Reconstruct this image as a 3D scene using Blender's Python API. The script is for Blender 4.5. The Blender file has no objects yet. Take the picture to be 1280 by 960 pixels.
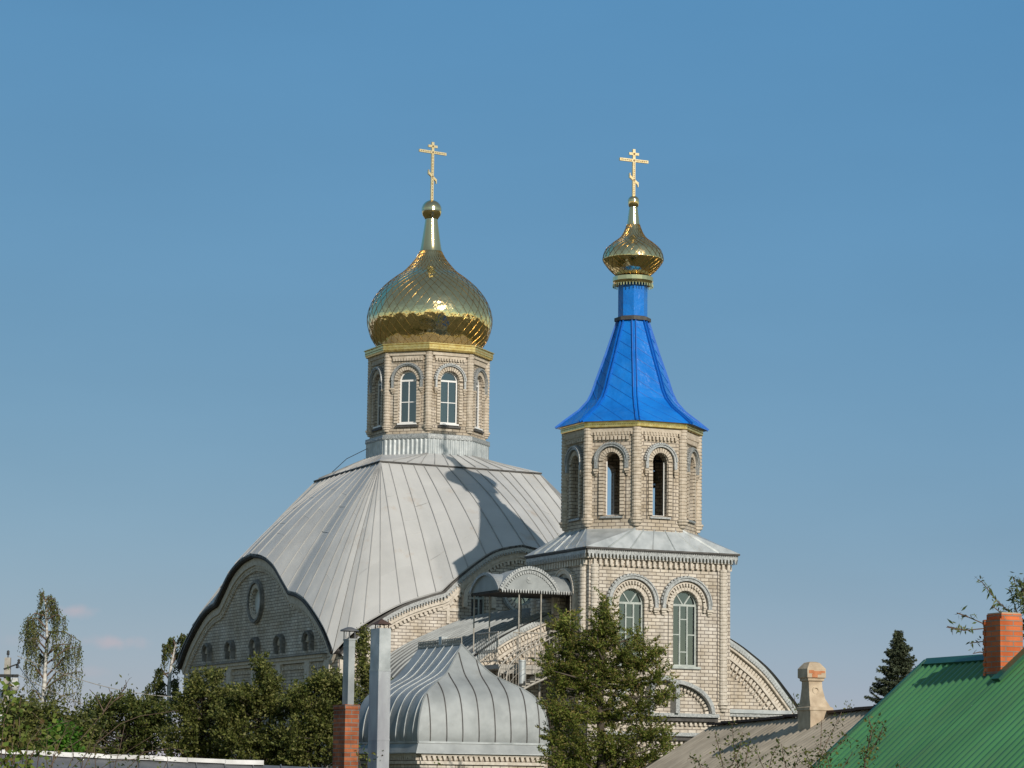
import bpy, math, random
import numpy as np
from mathutils import Vector, Matrix
from mathutils.geometry import tessellate_polygon
from math import sin, cos, pi, radians, hypot, atan2

random.seed(7)
RNG = np.random.default_rng(11)
SC = bpy.context.scene
COL = SC.collection

# ------------------------------------------------------------------ camera
F_PX, PITCH, ROLL, CAMZ = 3500.0, 0.142, 0.013, 1.7
GZ = -1.6                                   # ground level (the camera stands on a rise)
cam_d = bpy.data.cameras.new('camera')
cam_d.sensor_width = 36
cam_d.lens = F_PX / 1280 * 36
cam_d.clip_start = 0.5
cam_d.clip_end = 8000
cam = bpy.data.objects.new('camera', cam_d)
COL.objects.link(cam)
fw = Vector((0, cos(PITCH), sin(PITCH)))
up0 = Vector((0, -sin(PITCH), cos(PITCH)))
rt0 = Vector((1, 0, 0))
rt = rt0 * cos(ROLL) + up0 * sin(ROLL)
up = up0 * cos(ROLL) - rt0 * sin(ROLL)
m = Matrix.Identity(4)
for i in range(3):
    m[i][0], m[i][1], m[i][2] = rt[i], up[i], -fw[i]
m[2][3] = CAMZ
cam.matrix_world = m
SC.camera = cam


def at(px, py, Y):
    """real position of a point seen at px,py of the photograph and standing Y metres away"""
    d = fw + rt * ((px - 640) / F_PX) - up * ((py - 480) / F_PX)
    return Vector((0, 0, CAMZ)) + d * (Y / d.y)


# ------------------------------------------------------------------ light
SUN_AZ, SUN_EL = radians(180 - 25.2), radians(26.0)     # azimuth clockwise from +Y
world = bpy.data.worlds.new('World')
SC.world = world
world.use_nodes = True
wn, wl = world.node_tree.nodes, world.node_tree.links
wn.clear()
sky = wn.new('ShaderNodeTexSky')
sky.sky_type = 'NISHITA'
sky.sun_disc = False
sky.sun_elevation = SUN_EL
sky.sun_rotation = SUN_AZ
sky.altitude = 0
sky.air_density = 1.0
sky.dust_density = 0.0
sky.ozone_density = 6.0
bg = wn.new('ShaderNodeBackground')
bg.inputs['Strength'].default_value = 0.10
wo = wn.new('ShaderNodeOutputWorld')
# two faint pink clouds low on the left, as soft noise blobs in the sky itself
tc = wn.new('ShaderNodeTexCoord')
nz = wn.new('ShaderNodeTexNoise')
nz.inputs['Scale'].default_value = 90
nz.inputs['Detail'].default_value = 4
wl.new(tc.outputs['Generated'], nz.inputs['Vector'])
prev = None
for (cx, cy, sx, sy, k) in [(92, 763, 36, 10, .5), (140, 803, 44, 10, .5), (60, 801, 60, 10, .2), (105, 840, 30, 8, .16)]:
    c = (at(cx, cy, 100) - Vector((0, 0, CAMZ))).normalized()
    sub = wn.new('ShaderNodeVectorMath'); sub.operation = 'SUBTRACT'
    sub.inputs[1].default_value = c
    wl.new(tc.outputs['Generated'], sub.inputs[0])
    scl = wn.new('ShaderNodeVectorMath'); scl.operation = 'MULTIPLY'
    scl.inputs[1].default_value = (F_PX / sx, F_PX / sx, F_PX / sy)
    wl.new(sub.outputs[0], scl.inputs[0])
    ln = wn.new('ShaderNodeVectorMath'); ln.operation = 'LENGTH'
    wl.new(scl.outputs[0], ln.inputs[0])
    ad = wn.new('ShaderNodeMath'); ad.operation = 'ADD'
    nm = wn.new('ShaderNodeMath'); nm.operation = 'MULTIPLY_ADD'
    nm.inputs[1].default_value = 2.2; nm.inputs[2].default_value = -1.0
    wl.new(nz.outputs['Fac'], nm.inputs[0])
    wl.new(ln.outputs['Value'], ad.inputs[0]); wl.new(nm.outputs[0], ad.inputs[1])
    mr = wn.new('ShaderNodeMapRange'); mr.interpolation_type = 'SMOOTHSTEP'
    mr.inputs['From Min'].default_value = 1.25; mr.inputs['From Max'].default_value = 0.1
    mr.inputs['To Min'].default_value = 0; mr.inputs['To Max'].default_value = k
    wl.new(ad.outputs[0], mr.inputs['Value'])
    if prev is None:
        prev = mr
    else:
        mx = wn.new('ShaderNodeMath'); mx.operation = 'MAXIMUM'
        wl.new(prev.outputs[0], mx.inputs[0]); wl.new(mr.outputs[0], mx.inputs[1])
        prev = mx
mixc = wn.new('ShaderNodeMixRGB')
mixc.inputs['Color2'].default_value = (5.6, 4.6, 4.9, 1)
wl.new(prev.outputs[0], mixc.inputs['Fac'])
# autumn haze: flatten the clear-sky gradient towards an even grey blue
hz = wn.new('ShaderNodeVectorMath'); hz.operation = 'MULTIPLY_ADD'
hz.inputs[1].default_value = (.54, .30, .08)
hz.inputs[2].default_value = (.23, 1.80, 4.34)
wl.new(sky.outputs[0], hz.inputs[0])
# that even tone lies opposite the sun; towards the sun the sky is paler and warmer
pale = wn.new('ShaderNodeVectorMath'); pale.operation = 'MULTIPLY_ADD'
pale.inputs[1].default_value = (1.25, .98, .62)
pale.inputs[2].default_value = (.60, .75, 1.0)
wl.new(sky.outputs[0], pale.inputs[0])
dt = wn.new('ShaderNodeVectorMath'); dt.operation = 'DOT_PRODUCT'
dt.inputs[1].default_value = (-sin(SUN_AZ), -cos(SUN_AZ), 0)
wl.new(tc.outputs['Generated'], dt.inputs[0])
df = wn.new('ShaderNodeMapRange'); df.interpolation_type = 'SMOOTHSTEP'
df.inputs['From Min'].default_value = .38; df.inputs['From Max'].default_value = .77
wl.new(dt.outputs['Value'], df.inputs['Value'])
sm = wn.new('ShaderNodeMixRGB')
wl.new(df.outputs[0], sm.inputs['Fac'])
wl.new(pale.outputs[0], sm.inputs['Color1']); wl.new(hz.outputs[0], sm.inputs['Color2'])
hn = wn.new('ShaderNodeTexNoise'); hn.inputs['Scale'].default_value = 5; hn.inputs['Detail'].default_value = 7
hm = wn.new('ShaderNodeMapping'); hm.inputs['Scale'].default_value = (1, 1, 3.5)
wl.new(tc.outputs['Generated'], hm.inputs[0]); wl.new(hm.outputs[0], hn.inputs['Vector'])
hr_ = wn.new('ShaderNodeMapRange'); hr_.inputs['From Min'].default_value = .3; hr_.inputs['From Max'].default_value = .7
hr_.inputs['To Min'].default_value = .965; hr_.inputs['To Max'].default_value = 1.035
wl.new(hn.outputs['Fac'], hr_.inputs['Value'])
hs_ = wn.new('ShaderNodeVectorMath'); hs_.operation = 'SCALE'
wl.new(sm.outputs[0], hs_.inputs[0]); wl.new(hr_.outputs[0], hs_.inputs['Scale'])
wl.new(hs_.outputs[0], mixc.inputs['Color1'])
wl.new(mixc.outputs[0], bg.inputs['Color'])
wl.new(bg.outputs[0], wo.inputs['Surface'])

sun_d = bpy.data.lights.new('sun', 'SUN')
sun_d.energy = 3.7
sun_d.angle = radians(0.53)
sun_d.color = (1.0, 0.915, 0.80)
sun = bpy.data.objects.new('sun', sun_d)
COL.objects.link(sun)
sdir = Vector((sin(SUN_AZ) * cos(SUN_EL), cos(SUN_AZ) * cos(SUN_EL), sin(SUN_EL)))
sun.rotation_euler = sdir.to_track_quat('Z', 'Y').to_euler()
sun.location = (30, -30, 60)

vs = SC.view_settings
vs.view_transform = 'Standard'
vs.look = 'None'
vs.exposure = 0.0
vs.gamma = 1
vs.use_curve_mapping = False
SC.render.engine = 'CYCLES'
SC.cycles.max_bounces = 6
SC.cycles.transparent_max_bounces = 8


# ------------------------------------------------------------------ materials
def new_mat(name):
    mt = bpy.data.materials.new(name)
    mt.use_nodes = True
    nt = mt.node_tree
    return mt, nt, nt.nodes['Principled BSDF']


def setp(b, **k):
    names = {'rough': 'Roughness', 'metal': 'Metallic', 'spec': 'Specular IOR Level', 'col': 'Base Color', 'coat': 'Coat Weight'}
    for a, v in k.items():
        if a == 'col':
            v = tuple(v) + (1,) if len(v) == 3 else v
        b.inputs[names[a]].default_value = v


def noise_col(nt, b, c1, c2, scale, detail=5, coord='Object', lo=.35, hi=.65, stretch=None, bump=0, rough=None):
    tc = nt.nodes.new('ShaderNodeTexCoord')
    src = tc.outputs[coord]
    if stretch:
        mp = nt.nodes.new('ShaderNodeMapping'); mp.inputs['Scale'].default_value = stretch
        nt.links.new(src, mp.inputs[0]); src = mp.outputs[0]
    n = nt.nodes.new('ShaderNodeTexNoise')
    n.inputs['Scale'].default_value = scale; n.inputs['Detail'].default_value = detail
    nt.links.new(src, n.inputs['Vector'])
    r = nt.nodes.new('ShaderNodeValToRGB')
    r.color_ramp.elements[0].position = lo; r.color_ramp.elements[1].position = hi
    r.color_ramp.elements[0].color = tuple(c1) + (1,); r.color_ramp.elements[1].color = tuple(c2) + (1,)
    nt.links.new(n.outputs['Fac'], r.inputs[0])
    nt.links.new(r.outputs[0], b.inputs['Base Color'])
    if bump:
        bp = nt.nodes.new('ShaderNodeBump'); bp.inputs['Strength'].default_value = bump; bp.inputs['Distance'].default_value = .02
        nt.links.new(n.outputs['Fac'], bp.inputs['Height']); nt.links.new(bp.outputs[0], b.inputs['Normal'])
    if rough:
        mr = nt.nodes.new('ShaderNodeMapRange'); mr.inputs['To Min'].default_value = rough[0]; mr.inputs['To Max'].default_value = rough[1]
        nt.links.new(n.outputs['Fac'], mr.inputs['Value']); nt.links.new(mr.outputs[0], b.inputs['Roughness'])
    return r


def simple(name, c1, c2=None, scale=3, rough=.6, metal=0, spec=.4, bump=0, stretch=None, lo=.35, hi=.65, detail=5):
    mt, nt, b = new_mat(name)
    setp(b, rough=rough, metal=metal, spec=spec, col=c1)
    if c2:
        noise_col(nt, b, c1, c2, scale, stretch=stretch, bump=bump, lo=lo, hi=hi, detail=detail)
    return mt


def brick_mat(name, ca, cb, mortar, bw=.26, bh=.10, ms=.011, stain=(.75, 1.0), bump=.7, offset=.5, stain2=(1, .93, .82)):
    mt, nt, b = new_mat(name)
    N, L = nt.nodes, nt.links
    setp(b, rough=.85, spec=.25)
    uv = N.new('ShaderNodeUVMap'); uv.uv_map = 'UVMap'
    # small wobble so courses are not ruler straight
    wob = N.new('ShaderNodeTexNoise'); wob.inputs['Scale'].default_value = 2.5
    L.new(uv.outputs[0], wob.inputs['Vector'])
    wm = N.new('ShaderNodeVectorMath'); wm.operation = 'MULTIPLY_ADD'
    wm.inputs[1].default_value = (.012, .012, 0)
    L.new(wob.outputs['Color'], wm.inputs[0]); L.new(uv.outputs[0], wm.inputs[2])
    br = N.new('ShaderNodeTexBrick')
    br.offset = offset
    br.inputs['Scale'].default_value = 1
    br.inputs['Brick Width'].default_value = bw
    br.inputs['Row Height'].default_value = bh
    br.inputs['Mortar Size'].default_value = ms
    br.inputs['Mortar Smooth'].default_value = .15
    br.inputs['Bias'].default_value = -.1
    br.inputs['Color1'].default_value = tuple(ca) + (1,)
    br.inputs['Color2'].default_value = tuple(cb) + (1,)
    br.inputs['Mortar'].default_value = tuple(mortar) + (1,)
    L.new(wm.outputs[0], br.inputs['Vector'])
    n = N.new('ShaderNodeTexNoise'); n.inputs['Scale'].default_value = .8; n.inputs['Detail'].default_value = 8
    n.inputs['Roughness'].default_value = .7
    tcn = N.new('ShaderNodeTexCoord'); L.new(tcn.outputs['Object'], n.inputs['Vector'])
    rp = N.new('ShaderNodeValToRGB')
    rp.color_ramp.elements[0].position = .36; rp.color_ramp.elements[1].position = .60
    rp.color_ramp.elements[0].color = tuple(stain[0] * q for q in stain2) + (1,)
    rp.color_ramp.elements[1].color = (stain[1],) * 3 + (1,)
    L.new(n.outputs['Fac'], rp.inputs[0])
    mu = N.new('ShaderNodeMixRGB'); mu.blend_type = 'MULTIPLY'; mu.inputs['Fac'].default_value = 1
    L.new(br.outputs['Color'], mu.inputs['Color1']); L.new(rp.outputs[0], mu.inputs['Color2'])
    st_ = N.new('ShaderNodeTexNoise'); st_.inputs['Scale'].default_value = 1.6; st_.inputs['Detail'].default_value = 6
    sp_ = N.new('ShaderNodeMapping'); sp_.inputs['Scale'].default_value = (2.2, 2.2, .35)
    L.new(tcn.outputs['Object'], sp_.inputs[0]); L.new(sp_.outputs[0], st_.inputs['Vector'])
    sr_ = N.new('ShaderNodeMapRange'); sr_.inputs['From Min'].default_value = .38; sr_.inputs['From Max'].default_value = .58
    sr_.inputs['To Min'].default_value = .84; sr_.inputs['To Max'].default_value = 1.03
    L.new(st_.outputs['Fac'], sr_.inputs['Value'])
    m3 = N.new('ShaderNodeVectorMath'); m3.operation = 'SCALE'
    L.new(mu.outputs[0], m3.inputs[0]); L.new(sr_.outputs[0], m3.inputs['Scale'])
    L.new(m3.outputs[0], b.inputs['Base Color'])
    bp = N.new('ShaderNodeBump'); bp.invert = True
    bp.inputs['Strength'].default_value = bump; bp.inputs['Distance'].default_value = .012
    L.new(br.outputs['Fac'], bp.inputs['Height']); L.new(bp.outputs[0], b.inputs['Normal'])
    return mt


M = {}
M['brick'] = brick_mat('silicate brick', (.57, .52, .455), (.73, .685, .62), (.23, .20, .18), ms=.011, stain=(.78, 1.0))
M['brick_drum'] = brick_mat('weathered silicate brick', (.52, .455, .37), (.67, .605, .52), (.20, .17, .15), ms=.011, stain=(.72, 1.0))
M['brick_trim'] = simple('moulded brick', (.50, .45, .38), (.66, .605, .53), 9, rough=.85, spec=.2)
M['drum_trim'] = simple('weathered moulded brick', (.45, .385, .305), (.62, .545, .45), 7, rough=.85, spec=.2, detail=8)
M['redbrick'] = brick_mat('red brick', (.56, .135, .045), (.72, .20, .075), (.30, .24, .20), bw=.26, bh=.075, ms=.009, stain=(.8, 1.0))
M['oldredbrick'] = brick_mat('old red brick', (.34, .10, .045), (.60, .20, .085), (.26, .23, .20), bw=.26, bh=.075, ms=.009, stain=(.35, 1.0))
M['galv'] = simple('galvanised sheet', (.36, .39, .40), (.52, .55, .56), 3.0, rough=.45, metal=.3, spec=.5)
M['galv_old'] = simple('weathered galvanised sheet', (.27, .29, .295), (.37, .395, .40), 1.6, rough=.5, metal=.15, spec=.35, detail=8)
M['galv_dull'] = simple('dull brown grey sheet', (.20, .195, .185), (.28, .27, .255), 1.2, rough=.7, spec=.2, detail=8)
M['lace'] = simple('stamped tin lace', (.27, .285, .29), (.50, .515, .515), 22, rough=.5, metal=.4)
M['gutter'] = simple('dark sheet edge and groove shadow', (.055, .052, .05), (.10, .095, .09), 6, rough=.6, metal=.1)
M['shaded_trim'] = simple('brown-grey shaded trim', (.15, .145, .135), (.27, .26, .245), 7, rough=.7)  # darker trim colour carrying the shade of the left gable
M['soffit'] = simple('dark soffit boards', (.035, .03, .028), (.07, .06, .05), 6, rough=.8)
M['roof'] = simple('light grey roof paint', (.455, .455, .445), (.535, .535, .525), .9, rough=.5, spec=.35, detail=9, lo=.3, hi=.7)
# rust bleeding and shallow dents on the painted roof sheets
def weather(mt, col, scale, lo, hi, amount, dent, stretch=(1, 1, 1), dscale=1.6):
    nt = mt.node_tree; b = nt.nodes['Principled BSDF']
    N, L = nt.nodes, nt.links
    tc_ = N.new('ShaderNodeTexCoord'); mp = N.new('ShaderNodeMapping'); mp.inputs['Scale'].default_value = stretch
    L.new(tc_.outputs['Object'], mp.inputs[0])
    n = N.new('ShaderNodeTexNoise'); n.inputs['Scale'].default_value = scale; n.inputs['Detail'].default_value = 9; n.inputs['Roughness'].default_value = .65
    L.new(mp.outputs[0], n.inputs['Vector'])
    mr = N.new('ShaderNodeMapRange'); mr.inputs['From Min'].default_value = lo; mr.inputs['From Max'].default_value = hi; mr.inputs['To Max'].default_value = amount
    L.new(n.outputs['Fac'], mr.inputs['Value'])
    mx = N.new('ShaderNodeMixRGB'); mx.inputs['Color2'].default_value = tuple(col) + (1,)
    src = b.inputs['Base Color'].links[0].from_socket if b.inputs['Base Color'].links else None
    if src:
        L.new(src, mx.inputs['Color1'])
    else:
        mx.inputs['Color1'].default_value = b.inputs['Base Color'].default_value
    L.new(mr.outputs[0], mx.inputs['Fac']); L.new(mx.outputs[0], b.inputs['Base Color'])
    if dent:
        d = N.new('ShaderNodeTexNoise'); d.inputs['Scale'].default_value = dscale; d.inputs['Detail'].default_value = 3
        L.new(tc_.outputs['Object'], d.inputs['Vector'])
        bp = N.new('ShaderNodeBump'); bp.inputs['Strength'].default_value = dent; bp.inputs['Distance'].default_value = .08
        L.new(d.outputs['Fac'], bp.inputs['Height']); L.new(bp.outputs[0], b.inputs['Normal'])


def island_tint(mt, lo, hi):
    nt = mt.node_tree; b = nt.nodes['Principled BSDF']
    g = nt.nodes.new('ShaderNodeNewGeometry'); mr = nt.nodes.new('ShaderNodeMapRange')
    mr.inputs['To Min'].default_value = lo; mr.inputs['To Max'].default_value = hi
    nt.links.new(g.outputs['Random Per Island'], mr.inputs['Value'])
    sc = nt.nodes.new('ShaderNodeVectorMath'); sc.operation = 'SCALE'
    nt.links.new(b.inputs['Base Color'].links[0].from_socket, sc.inputs[0]); nt.links.new(mr.outputs[0], sc.inputs['Scale'])
    nt.links.new(sc.outputs[0], b.inputs['Base Color'])


weather(M['roof'], (.42, .33, .25), 1.1, .60, .72, .55, .35)
weather(M['galv_old'], (.20, .17, .13), 1.5, .62, .75, .4, .35)
weather(M['galv'], (.30, .24, .17), 1.3, .62, .78, .4, .35)
M['roof_lip'] = simple('light grey roof seam', (.30, .30, .30), (.38, .38, .37), 2, rough=.5)
M['gold'] = None
M['goldband'] = simple('gilded cornice strip', (.72, .50, .16), (.95, .74, .33), 8, rough=.28, metal=.85)
M['goldcross'] = simple('gilded cross', (.80, .60, .30), (.95, .80, .50), 20, rough=.38, metal=.6)
M['crossdark'] = simple('pierced cross ornament', (.20, .12, .05), (.3, .2, .1), 20, rough=.5, metal=.5)
M['blue'] = simple('blue roof paint', (.004, .15, .56), (.008, .20, .68), 1.2, rough=.30, spec=.5)
M['blue_seam'] = simple('blue roof seam', (.004, .11, .46), (.006, .14, .56), 5, rough=.35, spec=.5)
M['pvc'] = simple('white window frame', (.80, .80, .79), rough=.35)
M['greywood'] = simple('grey painted window frame', (.36, .40, .38), (.48, .52, .49), 6, rough=.55)
M['frosted'] = simple('pale frosted glass', (.50, .56, .58), (.66, .70, .71), 4, rough=.25)
M['curtain'] = simple('pale curtain', (.55, .50, .42), (.72, .68, .60), 5, rough=.9, stretch=(6, 6, .3))
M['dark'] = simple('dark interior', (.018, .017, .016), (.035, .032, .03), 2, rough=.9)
M['rail'] = simple('painted steel tube', (.30, .275, .24), (.44, .41, .36), 8, rough=.5, metal=.2)
M['asb'] = simple('old corrugated slate', (.27, .235, .185), (.46, .40, .32), 1.7, rough=.95, spec=.1, bump=.3, detail=10, lo=.3, hi=.7)
M['ridge'] = simple('rusty brown ridge cap', (.05, .03, .025), (.10, .06, .045), 5, rough=.8)
M['green'] = simple('green painted sheet', (.058, .19, .072), (.075, .245, .092), .8, rough=.45, spec=.5)
weather(M['blue'], (.03, .19, .55), 2.2, .50, .75, .5, .6, dscale=3)
island_tint(M['green'], .86, 1.10)
island_tint(M['roof'], .965, 1.025)
weather(M['green'], (.09, .17, .08), 1.6, .45, .75, .55, .15, stretch=(.4, 1.5, 1))
M['green_dark'] = simple('dark green flashing', (.015, .075, .045), (.022, .10, .055), 1.5, rough=.4)
M['plaster'] = simple('beige chimney render', (.42, .33, .235), (.58, .475, .35), 5, rough=.9, spec=.15, bump=.3, detail=8)
M['soot'] = simple('bare orange brick patch', (.42, .15, .06), (.55, .24, .12), 9, rough=.9)
M['concrete'] = simple('grey concrete', (.30, .28, .25), (.42, .40, .36), 7, rough=.9)
M['bark'] = simple('bark', (.05, .04, .03), (.11, .09, .07), 8, rough=.95)
M['twig'] = simple('brown twig', (.10, .065, .045), (.17, .12, .09), 8, rough=.9)
M['birchbark'] = simple('white birch bark', (.30, .29, .27), (.70, .68, .64), 3, rough=.8, stretch=(1, 1, 3))
M['whitetin'] = simple('weathered white ridge sheet', (.55, .55, .54), (.80, .80, .80), 2.5, rough=.5, detail=9)
M['greytin'] = simple('grey shed sheet', (.11, .115, .125), (.17, .175, .185), 3, rough=.55, metal=.2)
M['darkpaint'] = simple('black painted metal', (.03, .03, .03), rough=.5)
M['lampgrey'] = simple('lamp housing', (.45, .45, .44), (.6, .6, .6), 8, rough=.4)
M['bronze'] = simple('bell bronze', (.10, .075, .04), (.17, .13, .07), 6, rough=.5, metal=.8)
M['wall_yel'] = simple('house render', (.45, .42, .38), (.55, .52, .48), 2, rough=.9)
M['duct_low'] = simple('heat stained tin', (.24, .23, .27), (.47, .50, .52), 2.2, rough=.45, metal=.35, stretch=(1, 1, .3))

# gilded sheets: mirror metal with shallow dents
mt, nt, b = new_mat('gilded dome sheet')
setp(b, metal=1, rough=.11, col=(1.0, .79, .41))
tcg = nt.nodes.new('ShaderNodeTexCoord')
n1 = nt.nodes.new('ShaderNodeTexVoronoi'); n1.inputs['Scale'].default_value = 3.2
n2 = nt.nodes.new('ShaderNodeTexNoise'); n2.inputs['Scale'].default_value = 5; n2.inputs['Detail'].default_value = 2
nt.links.new(tcg.outputs['Object'], n1.inputs['Vector']); nt.links.new(tcg.outputs['Object'], n2.inputs['Vector'])
ma = nt.nodes.new('ShaderNodeMath'); ma.operation = 'ADD'
nt.links.new(n1.outputs['Distance'], ma.inputs[0]); nt.links.new(n2.outputs['Fac'], ma.inputs[1])
bp = nt.nodes.new('ShaderNodeBump'); bp.inputs['Strength'].default_value = .35; bp.inputs['Distance'].default_value = .05
nt.links.new(ma.outputs[0], bp.inputs['Height']); nt.links.new(bp.outputs[0], b.inputs['Normal'])
M['gold'] = mt
M['goldseam'] = simple('gilded seam', (.22, .15, .06), (.42, .30, .13), 9, rough=.3, metal=.9)
mt, nt, b = new_mat('gilded smooth sheet')
setp(b, metal=1, rough=.14, col=(.98, .78, .42))
M['goldsmooth'] = mt

# glass: dark reflecting pane one can partly see through
mt, nt, b = new_mat('window glass')
N, L = nt.nodes, nt.links
N.remove(b)
out = N['Material Output']
gl = N.new('ShaderNodeBsdfGlossy'); gl.inputs['Roughness'].default_value = .03; gl.inputs['Color'].default_value = (.9, .95, 1, 1)
tr = N.new('ShaderNodeBsdfTransparent'); tr.inputs['Color'].default_value = (.55, .62, .62, 1)
fr = N.new('ShaderNodeFresnel'); fr.inputs['IOR'].default_value = 2.7
mx = N.new('ShaderNodeMixShader')
L.new(fr.outputs[0], mx.inputs[0]); L.new(tr.outputs[0], mx.inputs[1]); L.new(gl.outputs[0], mx.inputs[2]); L.new(mx.outputs[0], out.inputs['Surface'])
M['glass'] = mt


def leaf_mat(name, cols, trans=.25, rough=.6):
    mt, nt, b = new_mat(name)
    N, L = nt.nodes, nt.links
    g = N.new('ShaderNodeNewGeometry')
    r = N.new('ShaderNodeValToRGB')
    el = r.color_ramp.elements
    el[0].position = 0; el[0].color = tuple(cols[0]) + (1,)
    el[1].position = 1; el[1].color = tuple(cols[-1]) + (1,)
    for i, c in enumerate(cols[1:-1]):
        e = el.new((i + 1) / (len(cols) - 1)); e.color = tuple(c) + (1,)
    L.new(g.outputs['Random Per Island'], r.inputs[0])
    tcx = N.new('ShaderNodeTexCoord')
    n = N.new('ShaderNodeTexNoise'); n.inputs['Scale'].default_value = 1.6; n.inputs['Detail'].default_value = 3
    L.new(tcx.outputs['Object'], n.inputs['Vector'])
    m2 = N.new('ShaderNodeMapRange'); m2.inputs['From Min'].default_value = .3; m2.inputs['From Max'].default_value = .7
    m2.inputs['To Min'].default_value = .65; m2.inputs['To Max'].default_value = 1.35
    L.new(n.outputs['Fac'], m2.inputs['Value'])
    mu = N.new('ShaderNodeVectorMath'); mu.operation = 'SCALE'
    L.new(r.outputs[0], mu.inputs[0]); L.new(m2.outputs[0], mu.inputs['Scale'])
    L.new(mu.outputs[0], b.inputs['Base Color'])
    setp(b, rough=rough, spec=.3)
    t = N.new('ShaderNodeBsdfTranslucent'); L.new(mu.outputs[0], t.inputs['Color'])
    mx = N.new('ShaderNodeMixShader'); mx.inputs[0].default_value = trans
    L.new(b.outputs[0], mx.inputs[1]); L.new(t.outputs[0], mx.inputs[2]); L.new(mx.outputs[0], N['Material Output'].inputs['Surface'])
    return mt


M['leaf_thuja'] = leaf_mat('juniper foliage', [(.06, .095, .012), (.11, .15, .022), (.16, .19, .035), (.21, .215, .05), (.22, .15, .06)])
M['leaf_dark'] = leaf_mat('dark orchard foliage', [(.03, .05, .010), (.065, .09, .02), (.11, .13, .03), (.16, .165, .045)])
M['leaf_olive'] = leaf_mat('olive orchard foliage', [(.035, .05, .010), (.085, .105, .022), (.15, .165, .04), (.24, .23, .085)])
M['leaf_birch'] = leaf_mat('birch foliage', [(.06, .08, .02), (.11, .13, .035), (.17, .19, .06), (.22, .21, .09)])
M['leaf_fir'] = leaf_mat('fir needles', [(.04, .055, .03), (.07, .09, .05), (.11, .125, .07)], trans=.05)
M['leaf_vine'] = leaf_mat('vine leaves', [(.09, .15, .02), (.14, .21, .035), (.20, .25, .05), (.16, .10, .04)], trans=.35)
M['leaf_peach'] = leaf_mat('peach leaves', [(.07, .10, .03), (.12, .16, .05), (.20, .22, .10)], trans=.2, rough=.4)
M['leaf_bright'] = leaf_mat('bright young leaves', [(.05, .14, .01), (.09, .22, .02)], trans=.3)

mt, nt, b = new_mat('dry meadow ground')
setp(b, rough=1, spec=.1)
noise_col(nt, b, (.05, .055, .022), (.13, .11, .065), .06, detail=10)
M['ground'] = mt


# ------------------------------------------------------------------ mesh builder
class Fr:
    """a wall frame: origin, horizontal tangent t, outward normal n (both unit, horizontal)"""
    def __init__(s, o, t, n):
        s.o, s.t, s.n = Vector(o), Vector(t), Vector(n)

    def p(s, a, z, d=0):
        v = s.o + s.t * a + s.n * d
        return (v.x, v.y, v.z + z)


def wallframe(cx, cy, ang, dist):
    """wall plane at distance dist from (cx,cy), outward normal at angle ang"""
    n = (cos(ang), sin(ang), 0)
    t = (-sin(ang), cos(ang), 0)
    return Fr((cx + n[0] * dist, cy + n[1] * dist, 0), t, n)


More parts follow.
